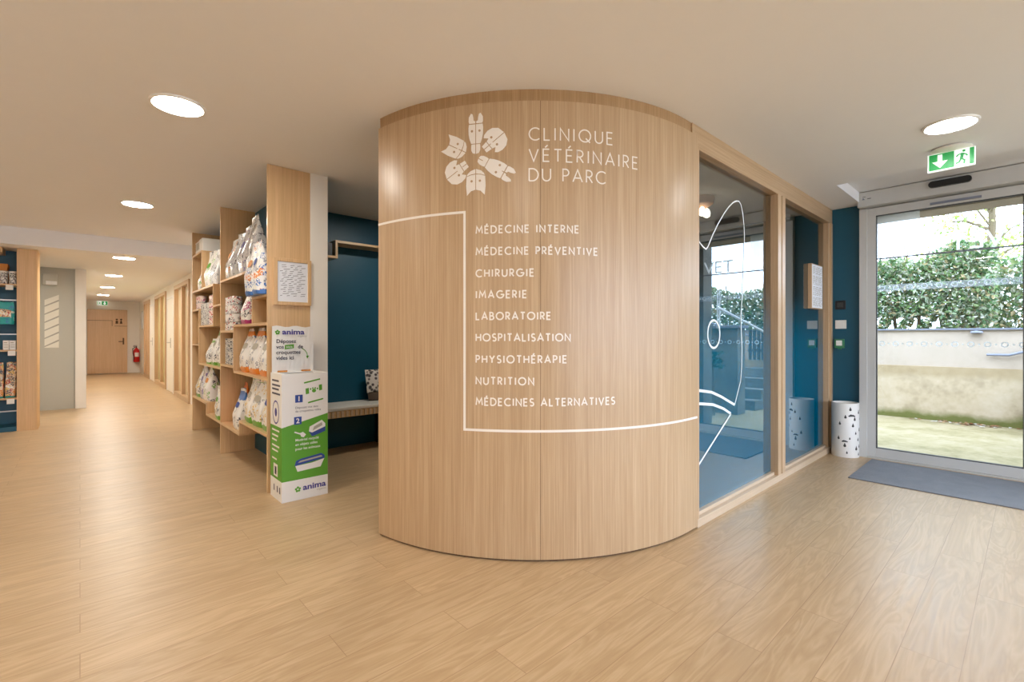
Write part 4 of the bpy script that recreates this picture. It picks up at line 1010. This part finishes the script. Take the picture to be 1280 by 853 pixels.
flatbag('treat_bag', -.676, 9.19, .437, .095, .09, .46, 'picture', 'tall printed treat pack behind, next to the end panel on the low far-left shelf', 'treat bag', GLU, 64)
flatbag('treat_bag', -.80, 9.19, .437, .11, .09, .46, 'picture', 'tall printed treat pack behind, farther from the end panel on the low far-left shelf', 'treat bag', GLU, 65)

# light patch built as a striped sheet, and emergency light, on the grey wall
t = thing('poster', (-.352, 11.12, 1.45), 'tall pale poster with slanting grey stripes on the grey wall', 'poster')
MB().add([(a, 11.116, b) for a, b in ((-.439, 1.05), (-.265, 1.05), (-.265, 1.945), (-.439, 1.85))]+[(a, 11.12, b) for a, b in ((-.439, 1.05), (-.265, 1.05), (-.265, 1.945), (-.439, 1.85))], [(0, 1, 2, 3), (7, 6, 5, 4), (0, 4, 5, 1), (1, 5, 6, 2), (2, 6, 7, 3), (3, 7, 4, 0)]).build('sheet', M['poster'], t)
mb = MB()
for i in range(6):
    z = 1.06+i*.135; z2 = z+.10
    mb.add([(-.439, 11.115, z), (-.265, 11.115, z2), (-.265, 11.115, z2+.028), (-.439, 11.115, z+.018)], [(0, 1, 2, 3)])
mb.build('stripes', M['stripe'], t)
t = thing('emergency_light', (-.37, 11.12, 2.19), 'small white emergency light box above the striped poster', 'emergency light')
MB().box(-.462, -.285, 11.05, 11.12, 2.10, 2.285).build('housing', M['grey_wall'], t, bevel=.006)
MB().box(-.42, -.285, 11.044, 11.05, 2.105, 2.165).build('lens', M['white_pl'], t, bevel=.002)

# corridor things
t = thing('fire_extinguisher', (1.40, 20.27, .4), 'red fire extinguisher hanging at the far right corner of the corridor', 'fire extinguisher')
MB().lathe([(0, .0), (.07, .0), (.085, .02), (.085, .36), (.07, .42), (.03, .45), (.03, .48), (0, .48)], (1.40, 20.27, .37), 24).build('cylinder', M['red'], t, smooth=True)
mb = MB(); mb.box(1.385, 1.415, 20.255, 20.285, .845, .89); mb.box(1.31, 1.42, 20.262, 20.278, .885, .90); mb.box(1.32, 1.42, 20.262, 20.278, .915, .93); mb.build('valve', M['black'], t, bevel=.003)
MB().tube([(1.37, 20.26, .87), (1.30, 20.22, .82), (1.305, 20.17, .66), (1.33, 20.165, .50), (1.34, 20.17, .46)], .012, 8).build('hose', M['black'], t, smooth=True)
mb = MB(); 
for i in range(8):
    a = math.radians(-125+i*10); b_ = math.radians(-125+(i+1)*10)
    mb.add([(1.40+.0865*math.cos(a), 20.27+.0865*math.sin(a), .55), (1.40+.0865*math.cos(b_), 20.27+.0865*math.sin(b_), .55), (1.40+.0865*math.cos(b_), 20.27+.0865*math.sin(b_), .69), (1.40+.0865*math.cos(a), 20.27+.0865*math.sin(a), .69)], [(0, 1, 2, 3)])
mb.build('label', M['card'], t)
mb = MB(); mb.box(1.32, 1.48, 20.36, 20.45, .42, .46); mb.box(1.36, 1.44, 20.36, 20.45, .70, .72); mb.build('bracket', M['metal'], t)
t = thing('exit_sign', (.535, 20.2, 2.4), 'small green exit sign hanging at the far end of the corridor', 'exit sign')
mb = MB(); mb.box(.46, .48, 20.19, 20.21, 2.37, 2.4); mb.box(.59, .61, 20.19, 20.21, 2.37, 2.4); mb.build('hanger', M['white_pl'], t)
MB().box(.40, .67, 20.19, 20.21, 2.235, 2.372).build('panel', M['exit_w'], t)
mb = MB()
for p in ([(.41, 2.245), (.425, 2.245), (.425, 2.362), (.41, 2.362)], [(.515, 2.245), (.66, 2.245), (.66, 2.362), (.515, 2.362)]): mb.add([(a, 20.188, b) for a, b in p], [(0, 1, 2, 3)])
for q in ribbon_quads([(.475, 2.34), (.468, 2.30), (.45, 2.255)], .014)+ribbon_quads([(.468, 2.30), (.49, 2.28), (.488, 2.25)], .012)+ribbon_quads([(.445, 2.315), (.475, 2.325), (.50, 2.31)], .009): mb.add([(p[0], 20.188, p[1]) for p in q], [(0, 1, 2, 3)])
for p in ([(.575, 2.355), (.60, 2.355), (.60, 2.30), (.575, 2.30)], [(.545, 2.305), (.63, 2.305), (.5875, 2.253)]): mb.add([(a, 20.187, b) for a, b in p], [tuple(range(len(p)))], 1)
mb.build('pictogram', [M['green'], M['exit_w']], t)
t = thing('corridor_notice', (1.5, 19.4, 1.75), 'slim grey notice on the corridor wall above the fire extinguisher', 'notice')
MB().box(1.485, 1.5, 19.15, 19.65, 1.45, 2.05).build('frame', M['alu'], t, bevel=.003)
MB().box(1.482, 1.485, 19.18, 19.62, 1.48, 2.02).build('sheet', M['paper'], t)

# ================================================================== OUTSIDE
struct('wall_garden_lower', MB().box(9.45, 9.9, -2.0, 6, -.1, .79), M['wall_low'], 'low stained retaining wall across the yard', 'garden wall')
mb = MB(); mb.box(9.50, 9.9, -7, 6, .79, 1.335); struct('wall_garden_upper', mb, M['wall_up'], 'pale rendered parapet on the retaining wall', 'garden wall')
struct('trim_2', MB().box(9.46, 9.95, -7, 6, 1.335, 1.36), M['cap'], 'grey coping on the pale parapet', 'coping')
t = thing('handrail', (9.44, -.1, .98), 'grey steel handrail on the pale parapet outside the door', 'handrail')
MB().tube([(9.44, .44, .985), (9.44, .22, .985), (9.44, .12, 1.02), (9.44, -.6, 1.25), (9.44, -1.6, 1.6)], .018, 8).build('rail', M['rail'], t, smooth=True)
mb = MB(); mb.tube([(9.50, .36, .985), (9.44, .36, .985)], .010, 6); mb.tube([(9.50, -.6, 1.22), (9.44, -.6, 1.25)], .010, 6); mb.build('bracket', M['rail'], t)
t = thing('wall_lamp', (9.5, .54, 1.30), 'small round grey lamp under the coping of the parapet outside', 'wall lamp')
MB().lathe([(0, -.02), (.05, -.015), (.07, 0), (.06, .02), (0, .03)], (9.44, .54, 1.295), 18).build('shade', M['cap'], t, smooth=True)
MB().box(9.44, 9.5, .52, .56, 1.29, 1.31).build('arm', M['cap'], t)

def leaves(mb, n, box, size, rb, test=None, droop=.3):
    x0, x1, y0, y1, z0, z1 = box; k_ = 0
    while k_ < n:
        p = Vector((rb.uniform(x0, x1), rb.uniform(y0, y1), rb.uniform(z0, z1)))
        if test and not test(p): continue
        k_ += 1
        a = Vector((rb.gauss(0, 1), rb.gauss(0, 1), rb.gauss(0, .7))).normalized(); b_ = a.orthogonal().normalized()
        q = Matrix.Rotation(rb.uniform(0, 6.28), 3, a) @ b_
        s_ = size*rb.uniform(.6, 1.3); nn = a*s_*.15
        mb.add([p-q*s_*.5, p+a.cross(q)*s_*.28+nn, p+q*s_*.5, p-a.cross(q)*s_*.28+nn], [(0, 1, 2, 3)])
def hedge(name, label, box, n, size, seed, stems, mats=('leaf', 'bark'), test=None):
    t = thing(name, ((box[0]+box[1])/2, (box[2]+box[3])/2, box[4]), label, 'hedge')
    rb = random.Random(seed)
    mb = MB(); leaves(mb, n, box, size, rb, test); mb.build('foliage', M[mats[0]], t)
    mb = MB()
    for y in stems:
        x = rb.uniform(box[0]+.2, box[1]-.2); mb.tube([(x, y, box[4]-.17), (x+rb.uniform(-.05, .05), y+rb.uniform(-.1, .1), box[4]+.5), (x, y+rb.uniform(-.2, .2), box[5]-.2)], [.03, .025, .01], 7)
    mb.build('stems', M[mats[1]], t, smooth=True)
    return t
def bare_low(p):   # thinner, see-through patch near the foot on the left
    if 1.0 < p.y < 2.0 and p.z < 1.58: return math.sin(p.y*23+p.z*17)+.3*math.sin(p.x*40) > .15
    edge = 2.63+.12*math.sin(p.y*3.1)+.06*math.sin(p.y*9)
    return p.z < edge
struct('wall_bank', MB().box(9.9, 16, -7, 6, -.1, 1.02), M['yard'], 'raised bank behind the parapet', 'bank')
hedge('hedge', 'tall clipped hedge on the bank behind the parapet, seen through the entrance', (10.0, 10.7, .36, 3.4, 1.20, 2.85), 24000, .074, 41, [.5, .95, 1.3, 1.55, 1.9, 2.4, 2.9], test=bare_low)
def lowtest(p): return p.z < 2.38+.16*math.cos(p.y*2.3)
hedge('hedge', 'lower dense hedge past the end of the tall hedge, mirrored in the partition glass', (10.78, 11.5, -5.5, .80, 1.20, 2.62), 16000, .095, 42, [-.2, -.9, -1.7, -2.6, -3.4, -4.4], test=lowtest)
t = thing('tree', (13.6, .6, 1.02), 'airy light-green tree rising behind the hedge outside the entrance', 'tree')
rb = random.Random(9); mb = MB()
mb.tube([(13.6, .6, 1.02), (13.6, .6, 2.4), (13.65, .55, 3.6), (13.6, .65, 5.4)], [.09, .075, .06, .02], 9)
tips = []
for i in range(34):
    z = rb.uniform(2.3, 4.9); a = rb.uniform(0, 6.28); L_ = rb.uniform(.5, 1.5)*(1.1-(z-2.3)*.2)
    e = Vector((13.6+math.cos(a)*L_, .6+math.sin(a)*L_, z+rb.uniform(.1, .6))); mid = Vector((13.6, .6, z)).lerp(e, .5)+Vector((0, 0, .1))
    mb.tube([(13.6, .6, z), mid, e], [.022, .014, .005], 5); tips += [e, mid, mid.lerp(e, .5), mid.lerp(e, .75)]
mb.build('trunk', M['bark'], t, smooth=True)
mb = MB()
for e in tips: leaves(mb, 16, (e.x-.28, e.x+.28, e.y-.28, e.y+.28, e.z-.2, e.z+.2), .085, rb)
mb.build('foliage', M['leaf_t'], t)

# things mirrored in the partition glass
struct('wall_jamb', MB().box(6.46, 6.72, -.26, -.06, 0, 3.0), M['pier'], 'pale concrete pillar outside the right of the entrance', 'pillar')
t = thing('gate_pier', (8.0, -.5, 0), 'grey concrete gate pier with a flat cap outside, mirrored in the glass', 'gate pier')
MB().box(7.75, 8.05, -.95, -.12, -.02, 1.37).build('shaft', M['pier'], t, bevel=.01)
MB().box(7.71, 8.09, -.99, -.08, 1.37, 1.42).build('cap', M['cap'], t, bevel=.008)
t = thing('stair_railing', (8.4, -.26, 1.37), 'white sloping stair railing outside, mirrored in the partition glass', 'railing')
mb = MB(); mb.tube([(7.5, -.33, 1.69), (7.6, -.34, 1.69), (9.24, -.195, 1.285)], .022, 8); mb.build('rail', M['rail_w'], t, smooth=True)
mb = MB()
for i in range(2): mb.tube([(7.5+.10*i, -.33-.01*i, 1.37), (7.5+.10*i, -.33-.01*i, 1.98)], .012, 6)
mb.build('post', M['rail_w'], t)
t = thing('slat_fence', (9.32, -.38, .8), 'dark green slatted fence outside, mirrored in the partition glass', 'fence')
mb = MB()
for i in range(5): mb.box(9.30, 9.34, -.25-.075*i, -.21-.075*i, .80, 1.36)
mb.build('slats', M['fence_d'], t)
MB().box(9.34, 9.37, -.58, -.18, .95, 1.0).build('crossbar', M['fence_d'], t)
t = thing('stair', (8.9, -.5, 0), 'concrete stair beside the gate pier outside, mirrored in the glass', 'stair')
for i in range(4): MB().box(8.4+.26*i, 9.44, -.95, -.10, -.02+.17*i, .15+.17*i).build('step', M['pier'], t, bevel=.008)
t = thing('potted_plant', (7.35, -.33, 0), 'small dark plant on thin stems before the gate pier, mirrored in the glass', 'plant')
rb = random.Random(12); mb = MB()
for i in range(4): mb.tube([(7.35+rb.uniform(-.05, .05), -.33+rb.uniform(-.05, .05), 0), (7.35+rb.uniform(-.03, .03), -.33+rb.uniform(-.03, .03), .55), (7.35, -.33, .85)], [.012, .010, .006], 6)
mb.build('stems', M['bark'], t, smooth=True)
mb = MB(); leaves(mb, 160, (7.22, 7.48, -.46, -.20, .75, 1.0), .075, rb); mb.build('foliage', M['leaf_d'], t)
mb = MB(); rb = random.Random(21)
for i in range(70):
    y = rb.uniform(.0, 1.9)*.5+rb.choice([0, .3]); x = 9.44-abs(rb.gauss(0, .10))
    a = rb.uniform(0, 6.28); s_ = rb.uniform(.02, .05)
    mb.add([(x+s_*math.cos(a+q), y+s_*math.sin(a+q)*.8, -.012+rb.uniform(0, .02)) for q in (0, 1.6, 3.1, 4.7)], [(0, 1, 2, 3)])
tag(mb.build('leaf_litter', M['litter']), 'dead leaves lying along the foot of the garden wall', 'leaves', kind='stuff')
